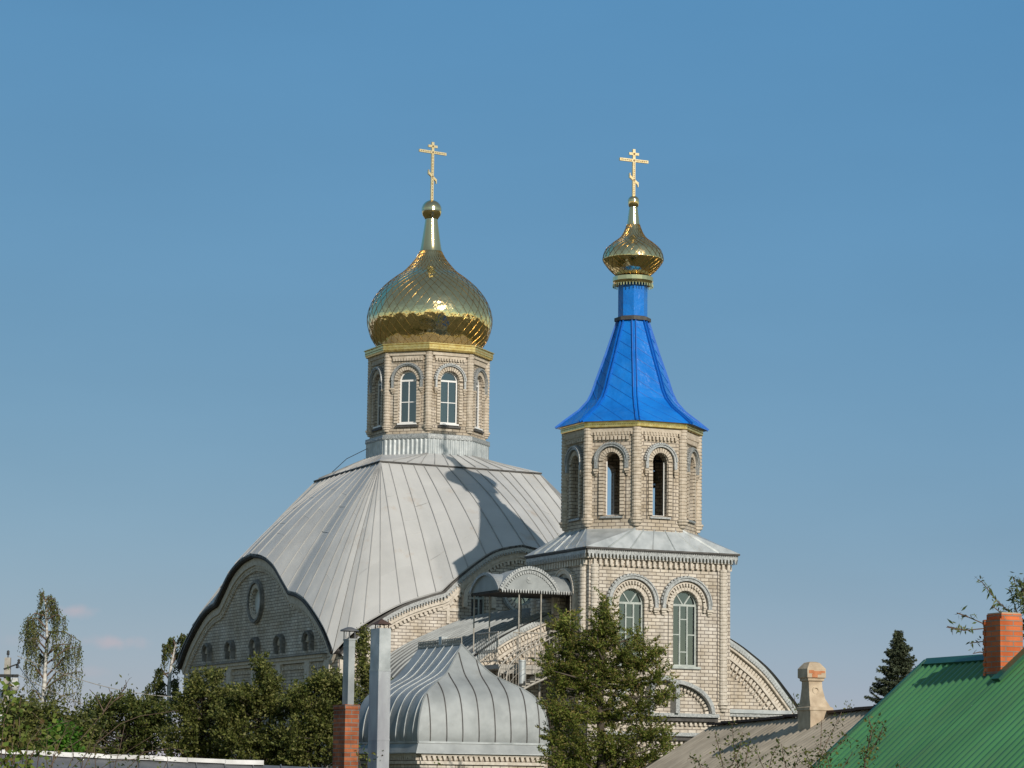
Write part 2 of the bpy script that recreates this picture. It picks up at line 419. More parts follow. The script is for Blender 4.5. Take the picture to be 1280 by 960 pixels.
class MB:
    def __init__(s):
        s.v, s.f, s.m, s.sm = [], [], [], []

    def face(s, pts, m=0, smooth=False):
        i = len(s.v)
        s.v += [tuple(p) for p in pts]
        s.f.append(tuple(range(i, i + len(pts)))); s.m.append(m); s.sm.append(smooth)

    def grid(s, rows, m=0, smooth=False, close=False):
        i0 = len(s.v); nr, nc = len(rows), len(rows[0])
        for r in rows:
            s.v += [tuple(p) for p in r]
        for a in range(nr - 1):
            for b in range(nc if close else nc - 1):
                c = (b + 1) % nc
                s.f.append((i0 + a * nc + b, i0 + a * nc + c, i0 + (a + 1) * nc + c, i0 + (a + 1) * nc + b))
                s.m.append(m); s.sm.append(smooth)

    def hexa(s, p, m=0):
        i = len(s.v); s.v += [tuple(q) for q in p]
        for f in ((0, 3, 2, 1), (4, 5, 6, 7), (0, 1, 5, 4), (1, 2, 6, 5), (2, 3, 7, 6), (3, 0, 4, 7)):
            s.f.append(tuple(i + k for k in f)); s.m.append(m); s.sm.append(False)

    def box(s, x0, x1, y0, y1, z0, z1, m=0):
        s.hexa([(x0, y0, z0), (x1, y0, z0), (x1, y1, z0), (x0, y1, z0), (x0, y0, z1), (x1, y0, z1), (x1, y1, z1), (x0, y1, z1)], m)

    def fbox(s, F, a0, a1, z0, z1, d0, d1, m=0):
        s.hexa([F.p(a0, z0, d0), F.p(a1, z0, d0), F.p(a1, z0, d1), F.p(a0, z0, d1), F.p(a0, z1, d0), F.p(a1, z1, d0), F.p(a1, z1, d1), F.p(a0, z1, d1)], m)

    def fhex(s, F, q, d0, d1, m=0):
        """q: four (a,z) corners, thick from d0 to d1"""
        s.hexa([F.p(a, z, d0) for a, z in q] + [F.p(a, z, d1) for a, z in q], m)

    def bar(s, p, q, w, h=None, m=0, up=(0, 0, 1)):
        h = h or w
        p, q = Vector(p), Vector(q)
        d = (q - p).normalized(); u = Vector(up)
        a = d.cross(u)
        if a.length < 1e-4:
            a = d.cross(Vector((1, 0, 0)))
        a.normalize(); b = a.cross(d).normalized()
        a *= w / 2; b *= h / 2
        s.hexa([p - a - b, p + a - b, p + a + b, p - a + b, q - a - b, q + a - b, q + a + b, q - a + b], m)

    def tube(s, pts, r, n=8, m=0, smooth=True, cap=True):
        pts = [Vector(p) for p in pts]
        rr = r if isinstance(r, (list, tuple)) else [r] * len(pts)
        rings = []
        ref = None
        for i, p in enumerate(pts):
            d = (pts[min(i + 1, len(pts) - 1)] - pts[max(i - 1, 0)]).normalized()
            if ref is None:
                ref = d.cross(Vector((0, 0, 1)))
                if ref.length < .1:
                    ref = d.cross(Vector((1, 0, 0)))
            a = (ref - d * ref.dot(d)).normalized(); ref = a
            b = d.cross(a)
            rings.append([p + (a * cos(2 * pi * k / n) + b * sin(2 * pi * k / n)) * rr[i] for k in range(n)])
        s.grid(rings, m, smooth, True)
        if cap:
            s.face(rings[0][::-1], m); s.face(rings[-1], m)

    def lathe(s, prof, cx=0, cy=0, n=32, a0=0, m=0, smooth=True):
        s.grid([[(cx + r * cos(a0 + 2 * pi * k / n), cy + r * sin(a0 + 2 * pi * k / n), z) for k in range(n)] for r, z in prof], m, smooth, True)

    def poly(s, F, outline, holes=(), d=0, m=0, reveal=0, mrev=None):
        loops = [[Vector((a, z, 0)) for a, z in outline]] + [[Vector((a, z, 0)) for a, z in h] for h in holes]
        flat = [p for l in loops for p in l]
        i = len(s.v)
        s.v += [F.p(p.x, p.y, d) for p in flat]
        for t in tessellate_polygon(loops):
            s.f.append(tuple(i + k for k in t)); s.m.append(m); s.sm.append(False)
        if reveal:
            for h in holes:
                for k in range(len(h)):
                    (a, z), (a2, z2) = h[k], h[(k + 1) % len(h)]
                    s.face([F.p(a, z, d), F.p(a2, z2, d), F.p(a2, z2, d - reveal), F.p(a, z, d - reveal)], m if mrev is None else mrev)

    def ring(s, F, ca, cz, r0, r1, d0, d1, t0=0, t1=pi, n=16, m=0):
        for k in range(n):
            a, b = t0 + (t1 - t0) * k / n, t0 + (t1 - t0) * (k + 1) / n
            s.fhex(F, [(ca + r0 * cos(a), cz + r0 * sin(a)), (ca + r1 * cos(a), cz + r1 * sin(a)), (ca + r1 * cos(b), cz + r1 * sin(b)), (ca + r0 * cos(b), cz + r0 * sin(b))], d0, d1, m)

    def vous(s, F, ca, cz, r0, r1, d0, d1, n=13, gap=.22, t0=0, t1=pi, m=0, zig=0):
        for k in range(n):
            w = (t1 - t0) / n
            a, b = t0 + w * (k + gap / 2), t0 + w * (k + 1 - gap / 2)
            dd = d1 + (zig if k % 2 else 0)
            s.fhex(F, [(ca + r0 * cos(a), cz + r0 * sin(a)), (ca + r1 * cos(a), cz + r1 * sin(a)), (ca + r1 * cos(b), cz + r1 * sin(b)), (ca + r0 * cos(b), cz + r0 * sin(b))], d0, dd, m)

    def ribbon(s, F, pts, o0, o1, d0, d1, m=0):
        """solid band following the curve pts, between the inward offsets o0 and o1"""
        A, B = offset(pts, o0), offset(pts, o1)
        for k in range(len(pts) - 1):
            s.fhex(F, [A[k], A[k + 1], B[k + 1], B[k]], d0, d1, m)

    def teeth(s, F, pts, o0, o1, pitch, width, d0, d1, m=0, point=False):
        P = resample(pts, pitch)
        A, B = offset(P, o0), offset(P, o1)
        for k in range(len(P) - 1):
            f = width / pitch / 2
            mid = lambda q, w: ((q[k][0] + (q[k + 1][0] - q[k][0]) * w), (q[k][1] + (q[k + 1][1] - q[k][1]) * w))
            g = .12 if point else f
            s.fhex(F, [mid(A, .5 - f), mid(A, .5 + f), mid(B, .5 + g), mid(B, .5 - g)], d0, d1, m)

    def build(s, name, mats, parent=None, label=None, bevel=0):
        me = bpy.data.meshes.new(name)
        me.from_pydata(s.v, [], s.f)
        if not isinstance(mats, (list, tuple)):
            mats = [mats]
        for q in mats:
            me.materials.append(M[q] if isinstance(q, str) else q)
        me.polygons.foreach_set('material_index', s.m)
        me.polygons.foreach_set('use_smooth', s.sm)
        # wall UVs in metres: along the wall and up
        uvl = me.uv_layers.new(name='UVMap')
        co = np.array(s.v, dtype=np.float64)
        uv = []
        for f in s.f:
            P = co[list(f)]
            n = np.zeros(3)
            for k in range(len(f)):
                n += np.cross(P[k], P[(k + 1) % len(f)])
            l = np.linalg.norm(n)
            n = n / l if l > 1e-12 else np.array([0, 0, 1.])
            h = hypot(n[0], n[1])
            if h > .6:
                tx, ty = -n[1] / h, n[0] / h
                if abs(tx) > 1e-6 and tx < 0 or (abs(tx) <= 1e-6 and ty < 0):
                    tx, ty = -tx, -ty
                for q in P:
                    uv += [q[0] * tx + q[1] * ty, q[2]]
            else:
                for q in P:
                    uv += [q[0], q[1]]
        uvl.data.foreach_set('uv', uv)
        me.validate()
        o = bpy.data.objects.new(name, me)
        COL.objects.link(o)
        if parent is not None:
            o.parent = parent
        if label:
            o['label'] = label
        return o


def resample(pts, step):
    P = [Vector((a, b)) for a, b in pts]
    L = [0]
    for k in range(len(P) - 1):
        L.append(L[-1] + (P[k + 1] - P[k]).length)
    n = max(2, round(L[-1] / step))
    out = []
    j = 0
    for i in range(n + 1):
        t = L[-1] * i / n
        while j < len(P) - 2 and L[j + 1] < t:
            j += 1
        w = (t - L[j]) / max(1e-9, L[j + 1] - L[j])
        q = P[j].lerp(P[j + 1], min(1, max(0, w)))
        out.append((q.x, q.y))
    return out


def offset(pts, o):
    """offset to the right-hand side of travel (below, for a curve drawn left to right)"""
    out = []
    for k in range(len(pts)):
        a = pts[max(0, k - 1)]; b = pts[min(len(pts) - 1, k + 1)]
        dx, dy = b[0] - a[0], b[1] - a[1]
        l = hypot(dx, dy) or 1
        out.append((pts[k][0] + dy / l * o, pts[k][1] - dx / l * o))
    return out


def smooth(pts, n=6):
    """Catmull-Rom"""
    out = []
    for k in range(len(pts) - 1):
        p0 = pts[max(0, k - 1)]; p1 = pts[k]; p2 = pts[k + 1]; p3 = pts[min(len(pts) - 1, k + 2)]
        for i in range(n):
            t = i / n
            out.append(tuple(.5 * (2 * p1[j] + (p2[j] - p0[j]) * t + (2 * p0[j] - 5 * p1[j] + 4 * p2[j] - p3[j]) * t * t + (3 * p1[j] - p0[j] - 3 * p2[j] + p3[j]) * t ** 3) for j in range(2)))
    out.append(pts[-1])
    return out


def empty(name, loc, rot=0, label=None, cat=None, group=None):
    o = bpy.data.objects.new(name, None)
    o.empty_display_size = .3
    COL.objects.link(o)
    o.location = loc
    o.rotation_euler = (0, 0, rot)
    tag(o, label, cat, group)
    return o


def tag(o, label=None, cat=None, group=None, kind=None):
    if label: o['label'] = label
    if cat: o['category'] = cat
    if group: o['group'] = group
    if kind: o['kind'] = kind
    return o


def arch(ca, z0, zs, w, n=12):
    """arched opening: half circle on top of a rectangle (counter-clockwise)"""
    r = w / 2
    return [(ca - r, z0), (ca + r, z0)] + [(ca + r * cos(pi * k / n), zs + r * sin(pi * k / n)) for k in range(n + 1)]


def circle(ca, cz, r, n=24):
    return [(ca + r * cos(2 * pi * k / n), cz + r * sin(2 * pi * k / n)) for k in range(n)]


def window(parent, F, ca, z0, zs, w, style, d=-.12):
    """arched window: frame (the part) with its pane below it"""
    f = MB(); r = w / 2; b = .045
    mat = 'pvc' if style == 'pvc' else 'greywood'
    D0, D1 = d - .05, d
    f.fbox(F, ca - r, ca - r + b, z0, zs, D0, D1); f.fbox(F, ca + r - b, ca + r, z0, zs, D0, D1)
    f.fbox(F, ca - r, ca + r, z0, z0 + b * 1.3, D0 - .004, D1 + .004)
    f.ring(F, ca, zs, r - b, r, D0, D1)
    f.fbox(F, ca - r + b, ca + r - b, zs - .03, zs + .03, D0, D1 - .003)
    if style == 'pvc':
        f.fbox(F, ca - .014, ca + .014, z0, zs, D0, D1 - .006)
        f.fbox(F, ca - r + b, ca + r - b, z0 + (zs - z0) * .5 - .014, z0 + (zs - z0) * .5 + .014, D0, D1 - .008)
        f.fbox(F, ca - r - .03, ca + r + .03, z0 - .05, z0, -.02, .05)
    elif style == 'tracery':
        for q in (-.30, .30):
            f.fbox(F, ca + q * r - .022, ca + q * r + .022, z0, zs, D0, D1 - .006)
            f.fhex(F, [(ca + q * .1 * r - .02, zs), (ca + q * .1 * r + .02, zs), (ca + q * 1.9 * r + .02, zs + r * .78), (ca + q * 1.9 * r - .02, zs + r * .78)], D0, D1 - .008)
        for a0, a1, zz in ((-.3, .3, .77), (-.3, .3, .24), (-1, -.3, .52), (.3, 1, .52)):
            zq = z0 + (zs - z0) * zz
            f.fbox(F, ca + a0 * r, ca + a1 * r, zq - .015, zq + .015, D0, D1 - .009)
        f.fbox(F, ca - r - .06, ca + r + .06, z0 - .06, z0, -.1, .07)
    fo = f.build('window', mat, parent)
    p = MB(); p.poly(F, arch(ca, z0, zs, w - .02), d=d - .03)
    p.build('pane', 'glass', fo)
    if style == 'pvc' :
        c = MB()
        rows = []
        for zz in (z0 + .05, zs + .1):
            rows.append([F.p(ca - r * .9 + k * .04, zz, d - .12 + .02 * sin(k * 2.1)) for k in range(int(w * .45 / .04))])
        c.grid(rows)
        if random.random() < .8:
            c.build('curtain', 'curtain', fo)
    return fo


def hood(b, F, ca, zs, r0, r1, leg, d0, d1, m=0):
    """moulded arch with short legs, a scalloped outer lip and a drop at each foot"""
    n = 20
    b.ring(F, ca, zs, r0, r1, d0, d1, n=n, m=m)
    for s_ in (-1, 1):
        a0, a1 = sorted((ca + s_ * r0, ca + s_ * r1))
        b.fbox(F, a0, a1, zs - leg, zs, d0, d1, m)
    b.vous(F, ca, zs, r1, r1 + .035, d0, d1 - .03, n=22, gap=.4, m=m)
    b.ring(F, ca, zs, r1 - .03, r1 + .002, d1, d1 + .03, n=n, m=m)


def corbel(b, F, a, z, w=.16, m=0):
    b.fbox(F, a - w / 2, a + w / 2, z - .06, z, 0, .13, m)
    b.fbox(F, a - w * .36, a + w * .36, z - .12, z - .06, 0, .10, m)
    b.fbox(F, a - w * .2, a + w * .2, z - .18, z - .12, 0, .06, m)


def column(b, x, y, z0, z1, r, m=0, pitch=.1):
    """corner shaft of rounded bricks, one bulge a course"""
    prof = []
    z = z0
    while z < z1 - .01:
        prof += [(r * .86, z + .004), (r, z + .022), (r, z + pitch - .022), (r * .86, z + pitch - .004)]
        z += pitch
    b.lathe(prof, x, y, n=12, m=m, smooth=False)


# ------------------------------------------------------------------ ground
g = MB()
g.face([(-3500, -1500, GZ), (3500, -1500, GZ), (3500, 6000, GZ), (-3500, 6000, GZ)])
tag(g.build('ground', 'ground'), kind='structure')

# ================================================================== CHURCH
TH = 0.4248
OX, OY = -2.857, 95.0
BT = 15.45                                  # distance from the drum axis to the bell tower axis
church = empty('church', (OX, OY, 0), TH, 'large white brick church under a pale grey hipped roof with golden onion dome', 'church')
HU, HV = 6.0, 7.6
BASE = GZ - .05
FF = Fr((0, -HV, 0), (1, 0, 0), (0, -1, 0))         # front gable wall, a = u
FL = Fr((-HU, 0, 0), (0, -1, 0), (-1, 0, 0))        # left gable wall, a = -v
FB = Fr((0, HV, 0), (-1, 0, 0), (0, 1, 0))
FRR = Fr((HU, 0, 0), (0, 1, 0), (1, 0, 0))


def mirror(half):
    """half: list of (w,z) from foot to apex with negative w"""
    return half + [(-a, z) for a, z in half[-2::-1]]


gf = smooth([(-6.0, 5.55), (-5.5, 6.10), (-4.96, 6.53), (-4.0, 7.08), (-3.1, 7.42), (-2.62, 7.56)], 5)[:-1] + smooth([(-2.60, 7.58), (-2.1, 8.06), (-1.35, 8.64), (-.78, 8.95), (0, 9.12)], 5)
PF = mirror(gf)
gl_ = smooth([(-7.6, 5.62), (-6.75, 6.38), (-5.4, 7.18), (-4.48, 7.52), (-3.62, 7.66)], 5)[:-1] + smooth([(-3.60, 7.68), (-2.96, 8.1), (-2.16, 8.6), (-1.14, 8.95), (0, 9.1)], 5)
PL = mirror(gl_)

wall = MB()
holes_f = [circle(.15, 7.72, .44), arch(-1.35, 6.1, 7.45, .5)]
wall.poly(FF, [(-HU, BASE), (HU, BASE)] + PF[::-1], holes_f, reveal=.25)
niche_v = (5.15, 2.5, .1, -2.41, -4.87)
holes_l = [circle(.0, 7.56, .42)] + [arch(a, 5.78, 6.02, .15) for a in niche_v]
tallw = [arch(a, 1.2, 4.2, .8) for a in (3.8, 1.3, -1.2, -3.65)]
wall.poly(FL, [(-HV, BASE), (HV, BASE)] + PL[::-1], holes_l + tallw, reveal=.25)
wall.poly(FB, [(-HU, BASE), (HU, BASE)] + PF[::-1])
wall.poly(FRR, [(-HV, BASE), (HV, BASE)] + PL[::-1])
nave_wall = wall.build('wall', 'brick', church)

# near-black panels painted as the darkness of the rooms behind the openings
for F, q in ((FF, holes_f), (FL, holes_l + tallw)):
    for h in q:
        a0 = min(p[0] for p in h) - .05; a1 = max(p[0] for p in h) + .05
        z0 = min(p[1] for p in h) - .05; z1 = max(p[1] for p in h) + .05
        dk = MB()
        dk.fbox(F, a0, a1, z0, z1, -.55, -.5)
        dk.build('room_darkness', 'dark', church)

# oculus windows
for F, ca, cz, rr in ((FF, .15, 7.72, .44), (FL, 0, 7.56, .42)):
    f = MB()
    f.ring(F, ca, cz, rr - .05, rr, -.2, -.14, 0, 2 * pi, 28)
    if F is FF:
        for k in range(6):
            a = pi * k / 6
            f.fhex(F, [(ca + cos(a) * rr - sin(a) * .012, cz + sin(a) * rr + cos(a) * .012), (ca + cos(a) * rr + sin(a) * .012, cz + sin(a) * rr - cos(a) * .012),
                       (ca - cos(a) * rr + sin(a) * .012, cz - sin(a) * rr - cos(a) * .012), (ca - cos(a) * rr - sin(a) * .012, cz - sin(a) * rr + cos(a) * .012)], -.19, -.16)
    fo = f.build('round_window', 'greywood', church)
    p = MB(); p.poly(F, circle(ca, cz, rr), d=-.2 if F is FF else -.08)
    p.build('pane', 'frosted' if F is FL else 'glass', fo)
    s_ = MB()
    s_.vous(F, ca, cz, rr + .02, rr + .16, 0, .07, n=30, gap=.25, t1=2 * pi)
    s_.ring(F, ca, cz, rr + .19, rr + .27, 0, .12, 0, 2 * pi, 36, m=1)
    s_.ring(F, ca, cz, rr + .27, rr + .31, 0, .08, 0, 2 * pi, 36, m=1)
    s_.build('window_surround', ['brick_trim', 'lace' if F is FF else 'shaded_trim'], fo)
window(church, FF, -1.35, 6.1, 7.45, .5, 'tracery', -.15)
for a in (3.8, 1.3, -1.2, -3.65):
    window(church, FL, a, 1.2, 4.2, .8, 'tracery', -.15)

# moulded bricks on the gables
tr = MB()
hood(tr, FF, -1.35, 7.45, .42, .56, .3, 0, .1)
for F, P in ((FF, PF), (FL, PL), (FB, PF), (FRR, PL)):
    tr.ribbon(F, P, .10, .34, 0, .13)
    tr.ribbon(F, P, .34, .42, 0, .08)
    tr.teeth(F, P, .42, .52, .16, .09, 0, .07)
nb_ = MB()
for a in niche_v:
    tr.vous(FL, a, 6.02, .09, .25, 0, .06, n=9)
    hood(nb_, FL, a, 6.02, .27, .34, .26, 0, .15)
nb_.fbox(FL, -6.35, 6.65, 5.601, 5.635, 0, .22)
nb_.build('shaded_hoods', 'shaded_trim', church)  # hoods and ledge top coloured dark for the gable's shade
# ledge under the niches, pilasters, upper wall dentils
tr.fbox(FL, -6.3, 6.6, 5.50, 5.60, 0, .16); tr.fbox(FL, -6.3, 6.6, 5.40, 5.50, 0, .10)
for k in range(80):
    tr.fbox(FL, -6.2 + k * .16, -6.12 + k * .16, 5.2, 5.3, 0, .06)
for a in (6.9, 5.15, 2.5, .1, -2.41, -4.87, -6.9):
    tr.fbox(FL, a - .22, a + .22, BASE, 5.40, 0, .11)
for a in (-5.75, 5.75):
    tr.fbox(FF, a - .22, a + .22, BASE, 5.4, 0, .09)
# brick cross in relief on the front gable
tr.fbox(FF, -2.44, -2.34, 6.62, 7.42, 0, .045)
tr.fbox(FF, -2.78, -2.44, 7.0, 7.1, 0, .045); tr.fbox(FF, -2.34, -2.02, 7.0, 7.1, 0, .045)
tr.build('brick_moulding', 'brick_trim', church)

# sheet-metal edge and tin lace along the gables
ed = MB()
for F, P in ((FF, PF), (FL, PL), (FB, PF), (FRR, PL)):
    ed.ribbon(F, P, -.04, .03, -.05, .27)
    ed.ribbon(F, P, .0, .13 if F is FF else .05, .245, .262, m=1 if F is FF else 0)
    if F is FF:
        ed.teeth(F, P, .13, .20, .10, .07, .245, .262, m=1, point=True)
    ed.ribbon(F, P, .03, .09, .0, .24, m=2)
ed.build('gable_edge', ['gutter', 'lace', 'soffit'], church)

# ---- main roof: ruled sheets from the square top edge to the curved gables
ZT = 12.03
TC = {'nl': (-3.10, -3.50), 'nr': (2.85, -2.95), 'fr': (2.85, 3.2), 'fl': (-2.80, 3.30)}
OV = .27


def t_of(w, h):
    a = abs(w) / h
    q = a / .62
    v = q if q < 1 else 1.0
    return v if w >= 0 else -v


def roof_side(b, P, h, place, c0, c1, nseam):
    pts = resample(P, .12)
    top, bot = [], []
    for w, z in pts:
        s = (t_of(w, h) + 1) / 2
        top.append(Vector((c0[0] + (c1[0] - c0[0]) * s, c0[1] + (c1[1] - c0[1]) * s, ZT)))
        bot.append(Vector(place(w, z)))
    rows = []
    K = 10
    for k in range(K + 1):
        f = k / K
        bulge = .22 * sin(pi * f)
        rows.append([t.lerp(q, f) + Vector((0, 0, bulge)) for t, q in zip(top, bot)])
    L = len(pts) - 1
    cuts = [round(L * i / nseam) for i in range(nseam + 1)]
    for c_, d_ in zip(cuts[:-1], cuts[1:]):
        k0 = 0
        for k1 in (random.choice((3, 4, 5)), random.choice((6, 7, 8)), K):
            lift = Vector((0, 0, random.uniform(-.003, .003)))
            b.grid([[q + lift for q in rows[k][c_:d_ + 1]] for k in range(k0, k1 + 1)], 0, True)
            if k1 < K:
                b.bar(rows[k1][c_] + Vector((0, 0, .002)), rows[k1][d_] + Vector((0, 0, .002)), .010, .008, m=0)
            k0 = k1
    # standing seams
    for i in range(1, nseam):
        x = cuts[i]
        j = int(x); fr_ = x - j
        line = [rows[k][j].lerp(rows[k][min(L, j + 1)], fr_) for k in range(K + 1)]
        for k in range(K):
            p, q = line[k], line[k + 1]
            b.bar(p + Vector((0, 0, .012)), q + Vector((0, 0, .012)), .02, .038, m=1)
    # underside lip
    for k in range(L):
        p, q = bot[k], bot[k + 1]
        b.face([p, q, q - Vector((0, 0, .05)), p - Vector((0, 0, .05))], 1)


rf = MB()
ex = lambda a, H, O: a * (H + O) / H


roof_side(rf, PF, HU, lambda w, z: (ex(w, HU, OV), -HV - OV, z + .045), TC['nl'], TC['nr'], 22)
roof_side(rf, PL, HV, lambda w, z: (-HU - OV, -ex(w, HV, OV), z + .045), TC['fl'], TC['nl'], 22)
roof_side(rf, PF, HU, lambda w, z: (-ex(w, HU, OV), HV + OV, z + .045), TC['fr'], TC['fl'], 24)
roof_side(rf, PL, HV, lambda w, z: (HU + OV, ex(w, HV, OV), z + .045), TC['nr'], TC['fr'], 30)
# flatter cap from the drum skirt to the square edge
RS = 2.12
vv = [radians(-157.5 + 45 * k) for k in range(8)]
octp = [Vector((RS * cos(a), RS * sin(a), 12.60)) for a in vv]
corner = [Vector(TC[k] + (ZT + .035,)) for k in ('nl', 'nr', 'fr', 'fl')]
out8 = []
for k in range(4):
    c = corner[k]; d = Vector((c.x, c.y, 0)).normalized()
    c = c + d * .1
    out8.append(c)
# vertices: -157.5,-112.5 | -67.5,-22.5 | 22.5,67.5 | 112.5,157.5 ; corners at -135,-45,45,135
for k in range(4):
    a, b_ = octp[2 * k], octp[2 * k + 1]
    rf.face([out8[k], b_, a], 0)
    nx = octp[(2 * k + 2) % 8]; cn = out8[(k + 1) % 4]
    rf.face([out8[k], cn, nx, b_], 0)
    # cap edge and its seams
    rf.face([out8[k], cn, cn - Vector((0, 0, .045)), out8[k] - Vector((0, 0, .045))], 2)
    for i in range(1, 12):
        f = i / 12
        e = out8[k].lerp(cn, f); t = b_.lerp(nx, min(1, max(0, (f - .25) / .5)))
        rf.bar(e + Vector((0, 0, .012)), t + Vector((0, 0, .012)), .022, .05, m=1)
nave_roof = rf.build('roof', ['roof', 'roof_lip', 'gutter'], church)

# ---- drum
RW = 1.985
AP = RW * cos(radians(22.5))
half = RW * sin(radians(22.5))
Z0, Z1 = 13.29, 16.08
drum = MB(); sk = MB(); dtr = MB(); col_ = MB(); cor = MB(); ins = MB()
drum_faces = [wallframe(0, 0, radians(-135 + 45 * k), AP) for k in range(8)]
ZW0, ZWS, WW = 13.66, 15.12, .64
for F in drum_faces:
    drum.poly(F, [(-half, Z0), (half, Z0), (half, Z1), (-half, Z1)], [arch(0, ZW0, ZWS, WW)], reveal=.3)
    ins.poly(F, [(-half * .8, Z0), (half * .8, Z0), (half * .8, Z1), (-half * .8, Z1)], [arch(0, ZW0, ZWS, WW)], d=-.3)
    # rounded brick jambs and arch
    for s_ in (-1, 1):
        for k in range(int((ZWS - ZW0) / .1)):
            a0 = s_ * (WW / 2 + .02); a1 = s_ * (WW / 2 + .15)
            dtr.fbox(F, min(a0, a1), max(a0, a1), ZW0 + k * .1 + .012, ZW0 + (k + 1) * .1 - .012, 0, .06)
    dtr.vous(F, 0, ZWS, WW / 2 + .02, WW / 2 + .15, 0, .06, n=15)
    hood(dtr, F, 0, ZWS, WW / 2 + .17, WW / 2 + .24, .26, 0, .12, m=1)
    for s_ in (-1, 1):
        corbel(dtr, F, s_ * (WW / 2 + .205), ZWS - .26, .14)
    dtr.fbox(F, -WW / 2 - .1, WW / 2 + .1, ZW0 - .14, ZW0 - .08, 0, .07, 2)
    # dentils under the cornice
    for k in range(11):
        a = -half + .26 + k * (2 * half - .52) / 10
        dtr.fbox(F, a - .035, a + .035, Z1 - .30, Z1 - .22, 0, .07)
    dtr.fbox(F, -half + .2, half - .2, Z1 - .22, Z1 - .12, 0, .05)
    dtr.fbox(F, -half + .1, half - .1, Z1 - .12, Z1, 0, .09)
for k in range(8):
    a = radians(-157.5 + 45 * k)
    col_ = MB()
    column(col_, (RW - .02) * cos(a), (RW - .02) * sin(a), Z0 + .3, Z1 - .02, .13)
    for i, rr in enumerate((.17, .14, .10)):
        col_.lathe([(rr * .8, Z0 + .3 - i * .07 - .07), (rr, Z0 + .3 - i * .07 - .05), (rr, Z0 + .3 - i * .07)], (RW - .02) * cos(a), (RW - .02) * sin(a), n=12, smooth=False)
    col_.build('corner_column', 'drum_trim', church)
drum.build('drum_wall', 'brick_drum', church)
ins.build('drum_lining', 'curtain', church)
dtr.build('drum_moulding', ['drum_trim', 'lace', 'gutter'], church)
for F in drum_faces:
    window(church, F, 0, ZW0, ZWS, WW, 'pvc', -.10)
# corrugated skirt
RK = 2.10
apk = RK * cos(radians(22.5)); hk = RK * sin(radians(22.5))
for k in range(8):
    F = wallframe(0, 0, radians(-135 + 45 * k), apk)
    n = 40
    for zz in ((12.5, 13.12),):
        rows = [[F.p(-hk + 2 * hk * i / n, z, .016 if (i % 4) in (1, 2) else -.012) for i in range(n + 1)] for z in zz]
        sk.grid(rows)
    sk.fbox(F, -hk, hk, 13.12, 13.27, -.02, .03, 1)
    for i in range(20):
        a = -hk + hk * (2 * i + 1) / 20
        sk.ring(F, a, 13.16, .018, .034, .03, .04, 0, 2 * pi, 6, 1)
    sk.face([F.p(-hk, 13.27, .03), F.p(hk, 13.27, .03), F.p(half, 13.31, -.1), F.p(-half, 13.31, -.1)], 1)
sk.build('drum_skirt', ['galv', 'lace'], church)
# gilded cornice
RC = 2.20
prof = [(1.9, Z1), (RC - .03, Z1 + .01), (RC - .02, Z1 + .06), (RC, Z1 + .07), (RC, Z1 + .22), (RC + .04, Z1 + .24), (RC + .04, Z1 + .27), (1.98, Z1 + .275)]
cn_ = MB()
cn_.lathe(prof, n=8, a0=radians(22.5), smooth=False)
for k in range(8):
    F = wallframe(0, 0, radians(-135 + 45 * k), RC * cos(radians(22.5)))
    h = RC * sin(radians(22.5))
    for i in range(32):
        a = -h + h * (2 * i + 1) / 32
        cn_.fbox(F, a - .010, a + .010, Z1 + .125, Z1 + .15, 0, .006, 1)
cn_.lathe([(RC - .0, Z1 + .272), (1.95, Z1 + .30), (1.7, Z1 + .31)], n=8, a0=radians(22.5), smooth=False, m=2)
cn_.build('drum_cornice', ['goldband', 'crossdark', 'galv_dull'], church)


